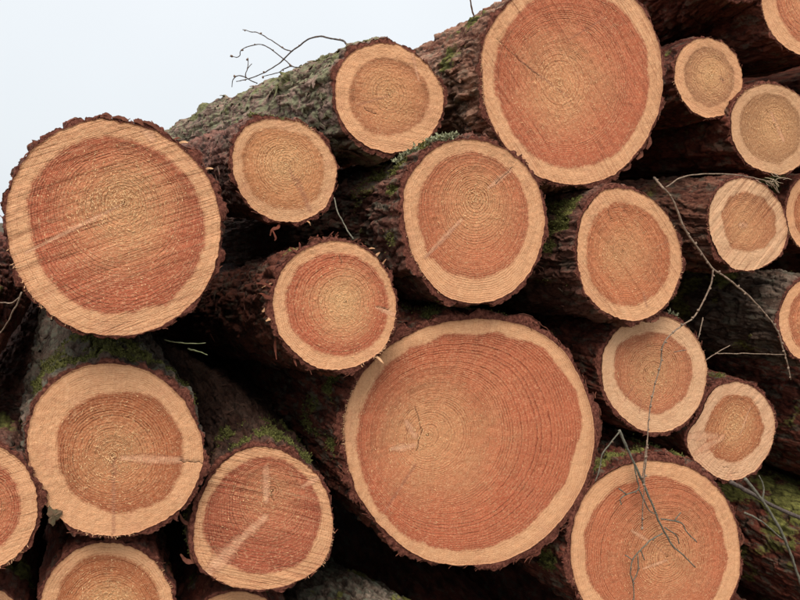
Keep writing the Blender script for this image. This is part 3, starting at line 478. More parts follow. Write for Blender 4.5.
def bark_surface(Ro, tilt, slant, seed, length, px, thick, rough, moss, ragged, bump=None, dens=1., moss_far=False, spots=()):
    Rm = Ro.mean(); NT = max(40, int(2 * PI * Rm / px)); NZ = int(150 * dens)
    th = np.arange(NT) / NT * 2 * PI
    k = 3.6; s = np.linspace(0, 1, NZ); yb = length * (np.exp(k * s) - 1) / (math.exp(k) - 1)
    yb = np.concatenate([np.arange(0, .06, px), .06 + yb]) if dens > .5 else yb
    Y0, TH = np.meshgrid(yb, th, indexing='ij')
    ro = cyc(Ro, th); cs = np.stack([np.cos(th) * 2.2, np.sin(th) * 2.2, th * 0 + seed], -1)
    roe = ro * (1 + fbm(cs * 2, seed, 3) * .008) + fbm(cs * 9, seed + 3, 3) * .0024
    far = np.clip(Y0 / .5, 0, 1)
    base = roe[None, :] * (1 - far * .35) + (Rm * .35 + roe[None, :] * 0) * far
    base = base * (1 - .03 * Y0 / 3 + .012 * vnoise(np.stack([Y0 * 1.3, Y0 * 0, Y0 * 0 + seed], -1), seed))
    CX, CZ = np.cos(TH), np.sin(TH); P = np.stack([CX * Rm, Y0, CZ * Rm], -1)
    wu = fbm(P * 18, seed + 20, 4) * .026; wv = fbm(P * 16, seed + 30, 3) * .06
    U = TH * Rm + wu + Y0 * .12 * 0; Vv = Y0 + wv
    cu = .023 * rough[0]; cv = .105 * rough[0]
    nu = max(3, int(round(2 * PI * Rm / cu))); F1, F2, hid, ou, ov = worley(U / (2 * PI * Rm) * nu, Vv / cv, nu, seed)
    nu2 = nu * 2; G1, G2, hid2, ou2, ov2 = worley(U / (2 * PI * Rm) * nu2, Vv / cv * 2.2 + .37 * U / cu, nu2, seed + 50)
    crev = 1 - sstep(F2 - F1, .02, .22); crev2 = 1 - sstep(G2 - G1, .02, .3)
    big = fbm(P * 9, seed + 60, 3)
    d = thick * (1 + .55 * big) + rough[1] * ((hid - .5) * .0050 + ov * .0050 + ou * .0035 * np.sign(hid - .5) - crev * .0030
        + (hid2 - .5) * .0018 + ov2 * .0022 - crev2 * .0006 + fbm(P * np.array([190, 45, 190]), seed + 70, 3) * .0026)
    tq = (fbm(P * np.array([36, 8, 36]) / rough[0] ** .5, seed + 75, 4) + .12 * np.sin(TH * 3 + seed)) * 5.5; tf = np.floor(tq)
    ter = tf + sstep(tq - tf, 0, .13); edge = np.exp(-((tq - tf - .02) / .10) ** 2)
    fur = np.abs(fbm(P * np.array([26, 3.2, 26]), seed + 77, 3)); fd = 1 - sstep(fur, .0, .13)
    amp = .55 + .9 * sstep(fbm(P * 5, seed + 78, 2), -.4, .4)
    d = thick + (d - thick) * amp + rough[1] * (.0026 * ter - .0055 * fd) ; crev = crev * .8 + fd * .5
    crev = np.clip(crev * .7 + edge * .8, 0, 1); hid = np.clip(hid * .6 + (ter * .37 % 1) * .4, 0, 1)
    d = np.maximum(d, .0012)
    if bump:
        for (by, bt, bs, bh) in bump:
            dt = np.abs((TH - bt + PI) % (2 * PI) - PI) * Rm; bb = np.exp(-((Y0 - by) ** 2 + dt ** 2) / bs ** 2); d = d + bh * bb
    rag = fbm(np.stack([CX[0] * Rm * 45, CZ[0] * Rm * 45, th * 0 + seed], -1), seed + 80, 3)
    lump = sstep(fbm(np.stack([CX[0] * Rm * 16, CZ[0] * Rm * 16, th * 0 + seed], -1), seed + 90, 3), -.15, .5)
    e = np.exp(-Y0 / .02)
    d = d * (1 - .35 * e) + e * (ragged * lump[None, :] * .008 + .0016 * rag[None, :] * (1 + ragged))
    R = base + np.maximum(d, .001)
    Yv = Y0 + slant[0] * base * CX * np.exp(-Y0 * 3) + slant[1] * base * CZ * np.exp(-Y0 * 3)
    Yv[0] += .002 + .004 * np.abs(rag) * (1 + ragged)
    X = R * CX + tilt[0] * Y0; Z = R * CZ + tilt[1] * Y0
    up = CZ * .5 + .5
    if moss > 0:
        mb = fbm(P * np.array([13, 8, 13]), seed + 100, 4); mm = np.clip((up - .5) * 1.3 + mb * 3.0 + (moss - 1.0) , 0, 1)
        mm = mm * sstep(Y0, .005, .05) * (1 - sstep(Y0, .16, .42) * (0 if moss_far else 1))  # moss faded out deeper in, darkening the trunk where shade should fall
    else: mm = up * 0
    for (sy, sd_, ry, rt) in spots:
        dt = np.abs((TH - math.radians(sd_) + PI) % (2 * PI) - PI) * Rm; q_ = np.exp(-((Y0 - sy) / ry) ** 2 - (dt / rt) ** 2)
        mm = np.clip(np.maximum(mm, q_ * 1.5 + fbm(P * np.array([50, 22, 50]), seed + 111, 3) * 1.1 - .35), 0, 1) * sstep(Y0, .002, .012)
    # cut edge of the bark: from the wood outwards
    f0 = slant[0] * roe * np.cos(th) + slant[1] * roe * np.sin(th)
    lay = []
    for q_, dy in ((-.0012, .0016), (.0005, .0004), (.35, .0016), (.72, .0010)):
        rr_ = roe + (np.maximum(R[0] - roe, .001)) * q_ if q_ > .01 else roe + q_
        yy = f0 + dy + (.0018 * rag + .0014 * vnoise(np.stack([th * 40, th * 0 + q_ * 9, th * 0], -1), seed)) * min(1, max(q_, 0) * 2)
        lay.append((rr_ * np.cos(th), yy, rr_ * np.sin(th)))
    Xa = np.concatenate([np.stack([l[0] for l in lay]), X]); Ya = np.concatenate([np.stack([l[1] for l in lay]), Yv]); Za = np.concatenate([np.stack([l[2] for l in lay]), Z])
    pad = np.zeros((4, NT)); rim = np.concatenate([pad + 1, np.exp(-Y0 / .006) * .9])
    A = {'plate': np.concatenate([pad + .3, np.clip(hid * .75 + hid2 * .35, 0, 1)]), 'crev': np.concatenate([pad, np.clip(crev * .9 + crev2 * .35, 0, 1)]),
         'moss': np.concatenate([pad, mm * .8]), 'rim': rim}
    V = np.stack([Xa, Ya, Za], -1)
    return V, A, mm, roe, th, R
def chips(n, place, size, mat_name, seed, bendy=(-.35, .45), tip=(.1, .6)):
    """n crumpled slivers, each a bent wedge of 8 corners; place(i) -> (pos, dir, out)"""
    V = []; Q = []; r = random.Random(seed)
    for i in range(n):
        p, d, o = place(i, r); l, w, t = size(r)
        d = np.array(d); d = d / (np.linalg.norm(d) + 1e-9); o = np.array(o) - d * np.dot(o, d); o /= (np.linalg.norm(o) + 1e-9); s = np.cross(d, o)
        b = len(V); bend = r.uniform(*bendy) * l
        for k, (f, wf) in enumerate(((0, .8), (.5, 1.0), (1, r.uniform(*tip)))):
            c = np.array(p) + d * l * f + o * bend * f * f + s * r.uniform(-.12, .12) * l
            for a_, b_ in ((-1, -1), (1, -1), (1, 1), (-1, 1)):
                V.append(c + s * a_ * w * .5 * wf * r.uniform(.8, 1.2) + o * b_ * t * .5)
        for k in (0, 1):
            for j in range(4):
                a0 = b + k * 4 + j; a1 = b + k * 4 + (j + 1) % 4; Q.append((a0, a1, a1 + 4, a0 + 4))
        Q.append((b + 3, b + 2, b + 1, b)); Q.append((b + 8, b + 9, b + 10, b + 11))
    return np.array(V), np.array(Q)
def leaves(P, Nn, size, seed):
    """tiny crumpled two-face leaves of moss or lichen at points P with outward directions Nn"""
    g = np.random.default_rng(seed); n = len(P)
    a = g.normal(size=(n, 3)); a /= np.linalg.norm(a, axis=1, keepdims=True); up = Nn * .9 + g.normal(size=(n, 3)) * .55
    up /= np.linalg.norm(up, axis=1, keepdims=True); b = np.cross(a, up); b /= np.linalg.norm(b, axis=1, keepdims=True) + 1e-9
    s = size * g.uniform(.5, 1.4, (n, 1))
    v0 = P - b * s * .35; v1 = P + b * s * .35; v2 = P + up * s * 1.1 + b * s * g.uniform(-.5, .5, (n, 1)); v3 = P + up * s * .6 + a * s * .5
    V = np.stack([v0, v1, v2, v3], 1).reshape(-1, 3); i = np.arange(n) * 4
    return V, np.concatenate([np.stack([i, i + 1, i + 2], -1), np.stack([i + 1, i + 3, i + 2], -1)])

RED = (.52, .14, .066); ORG = (.56, .18, .082); BRN = (.50, .165, .066); TAN = (.50, .24, .115)
B_RED = dict(base=(.085, .020, .012), plate=(.18, .056, .036)); B_PINK = dict(base=(.10, .04, .028), plate=(.24, .12, .09))  # red bark darkened in colour to deepen the shade in the gaps
B_GREY = dict(base=(.075, .052, .038), plate=(.17, .135, .105))
# name: label, wood kwargs, rings, slant extra, bark kwargs, thick, rough(scale, height), moss, ragged, detail (metres per step), length
LG = {
'A': ('broad orange log end at the far left with strong slanting saw marks', dict(saw_ang=19, saw=.9, heart=RED, glow=.55, fleck=.8), 46, B_RED, .0085, (1, 1), .2, .5, .0023, 3.2),
'B': ('log under the far left log, pale spindle-shaped knot running right to a crack', dict(saw_ang=88, saw=.22, heart=(.47, .145, .058), glow=.32, fleck=.55), 44, dict(B_GREY, lich_amt=.5), .0095, (1.1, 1.1), .95, .5, .0022, 3.2),
'C': ('log end cut off by the left border of the photo, lower left', dict(saw_ang=12, saw=.5, heart=RED, glow=.2, fleck=.2), 26, B_PINK, .006, (.9, .8), .4, .5, .0026, 3.1),
'D': ('log at the lower left whose top half shows below the log with the spindle knot', dict(saw_ang=30, saw=.15, heart=BRN, glow=.6, fleck=1.0), 30, B_RED, .0075, (1, .9), .3, .5, .0026, 3.1),
'E': ('sliver of a log end in the bottom left corner', dict(saw_ang=30, saw=.2, heart=BRN, glow=.3, fleck=.3), 22, B_RED, .006, (1, .8), .2, .4, .004, 3.1),
'F': ('dark red log end at lower left with a broad pale pink streak', dict(saw_ang=-20, saw=.95, heart=(.47, .12, .06), glow=.15, fleck=.35), 34, dict(B_GREY, base=(.06, .03, .02), plate=(.12, .075, .055), lich_amt=.1), .008, (1, 1), 1.0, .9, .0023, 3.2),  # bark colour darkened, standing in for shade from the logs overhead
'G': ('rim of a log end at the bottom below the log with the pink streak', dict(saw_ang=10, saw=.2, heart=BRN, glow=.3, fleck=.3), 26, B_RED, .006, (1, .8), .4, .4, .004, 3.0),
'H': ('largest log end of all, low in the middle, pith left of its centre', dict(saw_ang=84, saw=.28, heart=(.56, .155, .072), glow=.40, fleck=.35), 66, dict(B_RED, lich_amt=.4), .0125, (1.2, 1.2), .6, 2.4, .0026, 3.4),
'I': ('medium red-hearted log end left of centre ringed by torn bark strips', dict(saw_ang=60, saw=.12, heart=(.54, .145, .068), glow=.75, fleck=.8), 32, dict(B_RED, base=(.06, .025, .016)), .0065, (.9, 1), .15, 1.2, .0022, 3.1),
'J': ('log end right of centre above the largest one, mossy bark at its upper left', dict(saw_ang=70, saw=.14, heart=ORG, glow=.35, fleck=.4, ring=.95), 42, dict(B_PINK, lich_amt=.45), .0095, (1.1, 1.2), 1.02, .7, .0021, 3.2),
'K': ('very large log end at the top right of centre with steep diagonal saw marks', dict(saw_ang=-52, saw=.75, heart=(.57, .16, .074), glow=.42, fleck=.35), 60, dict(base=(.17, .07, .045), plate=(.42, .25, .17)), .0085, (1.25, 1.2), .25, 1.2, .0024, 3.4),
'L': ('log with a long grey green lichened trunk running back left against the sky', dict(saw_ang=-8, saw=.35, heart=(.56, .225, .10), glow=.35, fleck=.4), 28, dict(B_GREY, plate=(.40, .28, .22), lich_amt=.7, lich=(.31, .30, .175), moss_c=(.18, .18, .075)), .0095, (1.15, 1.2), .42, .3, .0020, 3.6),
'M': ('small log end with faint heartwood, right beside the far left log', dict(saw_ang=20, saw=.2, heart=(.61, .265, .112), sap=(.76, .42, .22), glow=.6, fleck=.9), 24, B_PINK, .0065, (.9, .9), .5, .6, .0022, 3.1),
'N': ('upright oval log end below the very large top log, mossy on its left', dict(saw_ang=-50, saw=.6, heart=(.58, .19, .08), glow=.3, fleck=.4), 38, B_PINK, .0095, (1.1, 1.1), 1.05, .8, .0023, 3.2),
'O': ('small brown log end right of the very large top log', dict(saw_ang=-24, saw=.45, heart=TAN, glow=.6, fleck=.7), 22, B_RED, .005, (.9, .8), .2, .5, .0026, 3.1),
'P': ('olive brown log end near the right border, right of the small brown one', dict(saw_ang=-60, saw=.15, heart=(.46, .23, .105), sap=(.72, .42, .23), glow=.3, fleck=.6), 26, B_RED, .005, (.9, .8), .2, .5, .0028, 3.1),
'Q': ('orange log end cut off by the top right corner of the photo', dict(saw_ang=-50, saw=.5, heart=ORG, glow=.3, fleck=.5), 32, B_RED, .007, (1, .9), .2, .7, .003, 3.2),
'R': ('pale log end at right with slanting saw lines, dry stem over its top', dict(saw_ang=46, saw=.9, heart=(.55, .225, .10), sap=(.86, .53, .31), glow=.25, fleck=.2), 26, dict(base=(.12, .045, .03), plate=(.25, .12, .08)), .0075, (1, 1.1), .2, .6, .0023, 3.2),
'S': ('narrow slice of a log end at the right border beside the pale brown-hearted one', dict(saw_ang=20, saw=.3, heart=BRN, glow=.3, fleck=.3), 20, B_RED, .005, (.9, .8), .2, .4, .004, 3.0),
'T': ('log at the right border with mossy bark running left behind the long dry twig', dict(saw_ang=20, saw=.2, heart=ORG, glow=.3, fleck=.6), 26, B_GREY, .008, (1, 1.1), .75, .8, .0026, 3.1),
'U': ('log end with a beaded dry twig hanging down across its face', dict(saw_ang=80, saw=.12, heart=(.57, .20, .095), sap=(.86, .52, .30), glow=.3, fleck=.55, ring=.85), 34, B_RED, .0075, (1, 1), .5, .6, .0023, 3.1),
'V': ('small log end at lower right with a pink fan-shaped knot on its left edge', dict(saw_ang=36, saw=.4, heart=BRN, sap=(.86, .52, .31), glow=.35, fleck=.7), 24, B_RED, .0075, (1, 1), .65, .7, .0024, 3.1),
'W': ('large log end at the bottom right with a forked grey twig lying across it', dict(saw_ang=85, saw=.1, heart=(.57, .175, .08), glow=.26, fleck=.35, ring=.95), 50, dict(B_RED, lich_amt=.4), .0105, (1.1, 1.1), .5, 1.0, .0025, 3.3),
'X1': ('dark underside of a trunk at the top edge above the small brown log end', dict(heart=BRN), 30, B_RED, .009, (1, 1), .5, .4, .003, 3.1),
'X3': ('shadowed trunk at the right border behind the log with the fan-shaped knot', dict(heart=BRN), 30, dict(B_RED, lich_amt=.4), .009, (1, 1), .5, .4, .003, 3.1),
'X4': ('green mossy trunk in the bottom right corner, its end out of the photo', dict(heart=BRN), 30, dict(B_RED, lich_amt=.4), .009, (1, 1), .85, .4, .003, 3.1),
'X5': ('grey green trunk in the bottom gap left of the largest log end', dict(heart=BRN), 30, dict(B_GREY, plate=(.24, .20, .155), lich_amt=.6), .009, (1, 1), .22, .4, .003, 3.1),
'X7': ('dark trunk at the left border behind the far left log, hung with dead needles', dict(heart=BRN), 30, B_RED, .008, (1, 1), .4, .4, .003, 3.1)}
SPOTS = {'J': [(.10, 150, .055, .035), (.19, 158, .05, .03), (.05, 172, .03, .02)], 'N': [(.07, 150, .035, .035), (.10, 178, .03, .03)], 'F': [(.03, 118, .022, .04), (.06, 95, .02, .03)], 'B': [(.07, 125, .05, .05)], 'V': [(.05, 100, .03, .03)]}
BUMPS = {'L': [(1.38, 1.75, .12, .032)]}
LOGS = {}
def build_log(key):
    label, wk, rings, bk, thick, rough, moss, ragged, px, length = LG[key]
    (c, tilt, slant, ro_s, rh_s) = TAB[key]; seed = sum(map(ord, key)) * 3 % 97
    Ro = np.array([int(v) for v in ro_s.split()]) * 1e-4; Rh = np.array([int(v) for v in rh_s.split()]) * 1e-4
    root = empty('felled_log', c, label, 'log', 'felled logs of the stacked timber pile'); LOGS[key] = root
    fpx = max(.0019, px * .9)
    V, Q, T, A, th, ro = face_mesh(Ro, Rh, slant, FEAT.get(key, []), rings, seed, fpx, saw=(wk.get('saw_ang', 0), .35 + wk.get('saw', .3)))
    link('sawn_face', mesh_np('sawn_face', V, Q, A, wood_mat('cut_wood', seed=seed, **wk), T=T), root)
    V, A, mm, roe, th, R = bark_surface(Ro, tilt, slant, seed, length, px, thick, rough, moss, ragged, BUMPS.get(key), moss_far=key in ('L', 'X4', 'X5', 'T', 'X3'), spots=SPOTS.get(key, ()))
    bm_ = bark_mat('bark', seed=seed, **bk)
    nr, nt = V.shape[:2]; Vf = V.reshape(-1, 3)
    link('bark', mesh_np('bark', Vf, grid_quads(nr, nt)[:, ::-1], A, bm_), root)
    # the cut at the other end
    Vb, Qb, Tb, Ab, _, _ = face_mesh(Ro * .96, Rh * .95, (0, 0), [], rings, seed + 1, .02, True)
    Vb = Vb * np.array([1, 1, 1.]) + np.array([tilt[0] * (length + .06), length + .059, tilt[1] * (length + .06)])
    link('sawn_face', mesh_np('far_face', Vb, Qb[:, ::-1], Ab, bpy.data.materials['cut_wood'], T=Tb[:, ::-1]), root)
    if key.startswith('X') or key in 'EG': return root
    # slivers of bark standing round the rim
    n = int(2 * PI * Ro.mean() / .0075 * (.7 + .5 * ragged))
    def place(i, r):
        a = r.uniform(0, 2 * PI); j = int(a / (2 * PI) * len(roe)) % len(roe); k = r.uniform(.1, 1.0)
        rad = roe[j] + max(.002, R[0][j] - roe[j]) * k
        out = np.array([math.cos(a), 0, math.sin(a)]); tan = np.array([-math.sin(a), 0, math.cos(a)])
        p = out * rad + np.array([0, slant[0] * rad * out[0] + slant[1] * rad * out[2] + r.uniform(-.0005, .004), 0])
        d = tan * r.choice((-1, 1)) * r.uniform(.7, 1.2) + out * r.uniform(-.2, .22) + np.array([0, r.uniform(-.15, .5), 0])
        return p, d, out
    sz = lambda r: (r.uniform(.003, .011) * (1 + .3 * ragged), r.uniform(.0008, .003), r.uniform(.0006, .0018))
    Vc, Qc = chips(n, place, sz, 'c', seed)
    link('bark_sliver', mesh_np('bark_sliver', Vc, Qc, mat=M_CHIP, smooth=False), root, 'stuff')
    # fine pale wood fibres left by the saw at the edge
    m_ = int(n * .3); ca_ = [random.Random(seed).uniform(-PI, PI) for _ in range(5)]
    def place2(i, r):
        a = r.gauss(r.choice(ca_), .22); j = int((a % (2 * PI)) / (2 * PI) * len(roe)) % len(roe)
        out = np.array([math.cos(a), 0, math.sin(a)]); rad = roe[j] + r.uniform(-.002, .001)
        p = out * rad + np.array([0, slant[0] * rad * out[0] + slant[1] * rad * out[2] + .0005, 0])
        return p, out * r.uniform(.2, 1) + np.array([r.uniform(-.6, .6), r.uniform(-.7, .1), r.uniform(-.6, .6)]), (0, -1, 0.1)
    Vc, Qc = chips(m_, place2, lambda r: (r.uniform(.002, .007), r.uniform(.0006, .0016), .0005), 'c', seed + 1)
    link('wood_fibre', mesh_np('wood_fibre', Vc, Qc, mat=M_SPLIT, smooth=False), root, 'stuff')
    # torn fibres standing on the cut, most of them round the pith
    fl = wk.get('fleck', .5); nf = int((140 + 420 * fl) * min(1.6, Ro.mean() / .12))
    def place4(i, r):
        a = r.uniform(0, 2 * PI); j = int(a / (2 * PI) * len(roe)) % len(roe); rad = roe[j] * min(.97, abs(r.gauss(.1, .34)) ** .8)
        out = np.array([math.cos(a), 0, math.sin(a)])
        p = out * rad + np.array([0, slant[0] * rad * out[0] + slant[1] * rad * out[2] - .0004, 0])
        return p, np.array([-out[2] + r.gauss(0, .5), r.uniform(-.35, .05), out[0] + r.gauss(0, .5)]), (0.1, -1, 0.1)
    Vc, Qc = chips(nf, place4, lambda r: (r.uniform(.0018, .0052), r.uniform(.0004, .0011), .0004), 'c', seed + 5)
    link('wood_fibre', mesh_np('wood_fibre', Vc, Qc, mat=M_FIBRE, smooth=False), root, 'stuff')
    # bark flakes lifting off the trunk
    P = V[6:, :, :]; g = np.random.default_rng(seed); NF = {'L': 900, 'K': 700, 'J': 500}.get(key, 350); sl_ = .55 if seed % 2 or key == 'L' else -.4
    nz_ = P.shape[0]; yc = P[:, 0, 1]; want = .075 + 1.5 * g.random(NF) ** 1.5
    rows = np.clip(np.searchsorted(yc, want), 8, nz_ - 2); cols = g.integers(0, nt, NF)
    def place3(i, r):
        p = P[rows[i], cols[i]]; a = th[cols[i]]; out = np.array([math.cos(a), 0, math.sin(a)])
        return p - out * .002, np.array([0, -1, 0]) + out * r.uniform(-.02, .05) + np.array([-out[2], 0, out[0]]) * (sl_ + r.gauss(0, .25)), out
    Vc, Qc = chips(NF, place3, lambda r: (r.uniform(.014, .036), r.uniform(.007, .016), r.uniform(.001, .0022)), 'c', seed + 2, (-.06, .05), (.5, .95))
    link('bark_flake', mesh_np('bark_flake', Vc, Qc, {'plate': g.random(len(Vc) // 12).repeat(12), 'crev': np.zeros(len(Vc)), 'moss': np.repeat(mm[np.clip(rows + 2, 0, mm.shape[0] - 1), cols] * .8, 12), 'rim': np.zeros(len(Vc))}, bm_, smooth=False), root, 'stuff')
    if moss >= .5:
        M2 = mm.copy(); nrow = mm.shape[0]; w = M2 ** 2 * sstep(M2, .35, .7); w[0:2] = 0
        yb = V[4:, :, 1]; w = w * np.exp(-yb * 1.2) * np.gradient(yb, axis=0)
        w = w.ravel(); 
        if w.sum() > 0:
            cnt = int(3000 * min(1, moss)); idx = g.choice(len(w), cnt, p=w / w.sum())
            Pm = V[4:].reshape(-1, 3)[idx] + g.normal(size=(cnt, 3)) * .002; a = th[idx % nt]
            Nn = np.stack([np.cos(a), a * 0, np.sin(a)], -1)
            lich = key in ('L',)
            Vl, Tl = leaves(Pm, Nn, .0042, seed)
            link('lichen' if lich else 'moss', mesh_np('moss', Vl, None, mat=M_LICHEN if lich else M_MOSS, T=Tl, smooth=False), root, 'stuff')
    return root
for key in LG: build_log(key)

# more of the stack below the picture carries it down to the ground
for x, z, r in ((-.30, .70, .13), (-.62, .95, .15), (-.12, .46, .14), (.17, .52, .14), (.50, .26, .20), (.93, .28, .22), (-.48, .38, .19), (-.15, .17, .16), (.14, .15, .13), (1.35, .25, .21), (1.78, .24, .17), (2.2, .22, .2), (-.85, .3, .25), (-.66, .64, .14)):
    if any(abs(LOGS[k].location.x - x) < .01 for k in LOGS): continue
    root = empty('felled_log', (x, 1.62, z), 'felled log low in the stack, below what the photo shows', 'log', 'logs at the foot of the stack')
    Ro = r * (1 + .04 * np.sin(np.arange(32) / 32 * 2 * PI * 2 + x * 9)); sd = int(abs(x * 100))
    V, Q, T, A, th, ro = face_mesh(Ro, Ro * .75, (0, 0), [], 26, sd, .008); link('sawn_face', mesh_np('f', V, Q, A, bpy.data.materials['cut_wood'], T=T), root)
    V, A, mm, roe, th, R = bark_surface(Ro, (0, 0), (0, 0), sd, 3, .012, .007, (1, 1), .2, .3, dens=.4)
    link('bark', mesh_np('bark', V.reshape(-1, 3), grid_quads(V.shape[0], V.shape[1])[:, ::-1], A, bpy.data.materials['bark']), root)

for x, z, r, lb in ((2.07, 1.84, .17, 'added log blocking light outside the right border, level with the olive brown log end'), (2.22, 1.42, .2, 'added log blocking light outside the right border, level with the mossy one'), (2.2, 2.25, .2, 'added log blocking light outside the top right corner'), (2.42, .75, .2, 'added blocker log outside the right border, level with the dark gap at lower right')):  # unseen logs added to block sky and light leaking through the gaps
    root = empty('felled_log', (x, 1.6, z), lb, 'log', 'felled logs of the stacked timber pile')
    Ro = r * (1 + .04 * np.sin(np.arange(32) / 32 * 2 * PI * 2 + x * 9)); sd = int(abs(x * 100))
    V, Q, T, A, th, ro = face_mesh(Ro, Ro * .75, (0, 0), [], 26, sd, .006); link('sawn_face', mesh_np('f', V, Q, A, bpy.data.materials['cut_wood'], T=T), root)
    V, A, mm, roe, th, R = bark_surface(Ro, (0, 0), (0, 0), sd, 3, .010, .007, (1, 1), .2, .3, dens=.4)
    link('bark', mesh_np('bark', V.reshape(-1, 3), grid_quads(V.shape[0], V.shape[1])[:, ::-1], A, bpy.data.materials['bark']), root)

# ---------------------------------------------------------------- tubes for twigs and strips
def smooth_path(P, n=6):
    P = np.array(P); Q_ = np.vstack([2 * P[0] - P[1], P, 2 * P[-1] - P[-2]]); out = []
    for i in range(1, len(Q_) - 2):
        p0, p1, p2, p3 = Q_[i - 1:i + 3]
        for k in range(n):
            f = k / n; out.append(p1 + .5 * f * (p2 - p0 + f * (2 * p0 - 5 * p1 + 4 * p2 - p3 + f * (3 * (p1 - p2) + p3 - p0))))
    out.append(P[-1]); return np.array(out)
def tube(P, r0, r1, sides=7, seed=0, knob=.18):
    n = len(P); g = np.random.default_rng(seed); T = np.gradient(P, axis=0); T /= np.linalg.norm(T, axis=1, keepdims=True) + 1e-12
    ref = np.array([.3, 1, .2]); V = []
    for i in range(n):
        a = np.cross(T[i], ref); a /= np.linalg.norm(a); b = np.cross(T[i], a); r = (r0 + (r1 - r0) * i / (n - 1)) * (1 + knob * g.normal() * .5)
        for k in range(sides): V.append(P[i] + r * (a * math.cos(2 * PI * k / sides) + b * math.sin(2 * PI * k / sides)))
    V += [P[0], P[-1]]; V = np.array(V); Q = grid_quads(n, sides); j = np.arange(sides); e = n * sides
    Tt = np.concatenate([np.stack([j * 0 + e, (j + 1) % sides, j], -1), np.stack([j * 0 + e + 1, j + e - sides, (j + 1) % sides + e - sides], -1)])
    return V, Q, Tt
def knots(P, every, r, seed):
    """small buds or spur shoots along a path, alternate sides"""
    g = np.random.default_rng(seed); V = []; Tt = []; L = np.r_[0, np.cumsum(np.linalg.norm(np.diff(P, axis=0), axis=1))]; s = every * .6; k = 0
    while s < L[-1]:
        p = np.array([np.interp(s, L, P[:, q]) for q in range(3)]); ang = g.uniform(0, 2 * PI)
        d = np.array([math.cos(ang), -.35, math.sin(ang)]); a = np.cross(d, (0, 1, .1)); a /= np.linalg.norm(a); b = np.cross(d, a); rr = r * g.uniform(.7, 1.3); base = len(V)
        d = d / np.linalg.norm(d)
        for f, w in ((-.2, .7), (.7, 1.0), (1.5, .75)):
            for q in range(5): V.append(p + d * rr * f + (a * math.cos(q * 1.2566) + b * math.sin(q * 1.2566)) * rr * w)
        V.append(p + d * rr * 2.2)
        for h_ in (0, 5):
            for q in range(5):
                x0, x1 = base + h_ + q, base + h_ + (q + 1) % 5; Tt += [(x0, x1, x1 + 5), (x0, x1 + 5, x0 + 5)]
        for q in range(5): Tt.append((base + 10 + q, base + 10 + (q + 1) % 5, base + 15))
        s += every * g.uniform(.7, 1.3); k += 1
    return np.array(V), np.array(Tt)
def twig(name, label, cat, main, side, r0, r1, mat, every, br, group=None, sc=.7):
    P = np.array(TWIG[main]); c = P[0]; root = empty(name, tuple(c), label, cat, group)
    for i, k in enumerate([main] + side):
        S = smooth_path(np.array(TWIG[k]) - c, 7); S = S + np.array([fbm(S * 60 + i, 3, 2), fbm(S * 60 + i, 4, 2), fbm(S * 60 + i, 5, 2)]).T * .0016
        f = 1 if i == 0 else sc * (.9 if len(S) > 16 else .75)
        V, Q, T = tube(S, r0 * f, r1 * (1 if i == 0 else .9), seed=i)
        link('stem' if i == 0 else 'side_shoot', mesh_np('twig', V, Q, mat=mat, T=T), root)
        if every:
            Vb, Tb = knots(S, every, br, i + 3)
            if len(Vb): link('buds', mesh_np('buds', Vb, None, mat=M_BUD if mat is not M_DRY else mat, T=Tb), root, 'stuff')
    return root
# ---------------------------------------------------------------- loose strips, tufts and chips
def strip(key, P, w, mat, name='bark_strip', th_=.0012):
    S = smooth_path(np.array(P, float), 5); n = len(S); T = np.gradient(S, axis=0); T /= np.linalg.norm(T, axis=1, keepdims=True) + 1e-9
    g = np.random.default_rng(int(abs(P[0][0]) * 1e4)); V = []
    for i in range(n):
        tw_ = .5 + i / n * 1.4; a = np.cross(T[i], (math.cos(tw_) * .4, -1, math.sin(tw_) * .4)); a /= np.linalg.norm(a); b = np.cross(T[i], a)
        ww = w * (.35 + .75 * math.sin(PI * min(.93, i / n + .12))) * g.uniform(.75, 1.2)
        for q, p in ((-1, -1), (1, -1), (1, 1), (-1, 1)): V.append(S[i] + a * q * ww * .5 + b * p * th_ * .5)
    V = np.array(V); Q = np.concatenate([grid_quads(n, 4), [[3, 2, 1, 0], [n * 4 - 4, n * 4 - 3, n * 4 - 2, n * 4 - 1]]])
    link(name, mesh_np(name, V, Q, mat=mat, smooth=False), LOGS[key])
def rimp(key, deg, k=1.04, y=.004):
    Ro = np.array([int(v) for v in TAB[key][3].split()]) * 1e-4; a = math.radians(deg); r = float(cyc(Ro, np.array([a]))[0]) * k
    return np.array([math.cos(a) * r, y, math.sin(a) * r])
r_ = random.Random(4)
for deg, l, w, m_, dx, dz in ((168, .05, .009, M_RED, -1, .5), (176, .03, .012, M_RED, -.6, .2), (184, .022, .011, M_SPLIT, -1, -.2), (190, .02, .008, M_SPLIT, -.8, -.5), (205, .055, .007, M_RED, -.1, -1), (225, .03, .006, M_RED, .1, -1),
        (96, .018, .006, M_RED, .2, 1), (75, .016, .007, M_RED, .5, 1), (50, .022, .007, M_SPLIT, .7, .8), (38, .02, .006, M_SPLIT, .5, 1), (118, .02, .007, M_RED, -.5, 1), (-60, .022, .008, M_SPLIT, .6, -.6), (135, .022, .006, M_RED, -.7, .6)):
    l *= .75; p = rimp('I', deg, 1.03, r_.uniform(.0, .02)); d = np.array([dx, r_.uniform(-.5, .3), dz]); d /= np.linalg.norm(d); c_ = np.array([r_.uniform(-.3, .3), -.3, r_.uniform(-.4, .2)])
    strip('I', [p, p + d * l * .5, p + d * l + c_ * l * .5], w * .6, m_)
p = rimp('M', -96, 1.02, .01); strip('M', [p, p + (-.006, -.01, -.010), p + (-.018, -.012, -.014), p + (-.022, -.01, -.026)], .0055, M_RED)
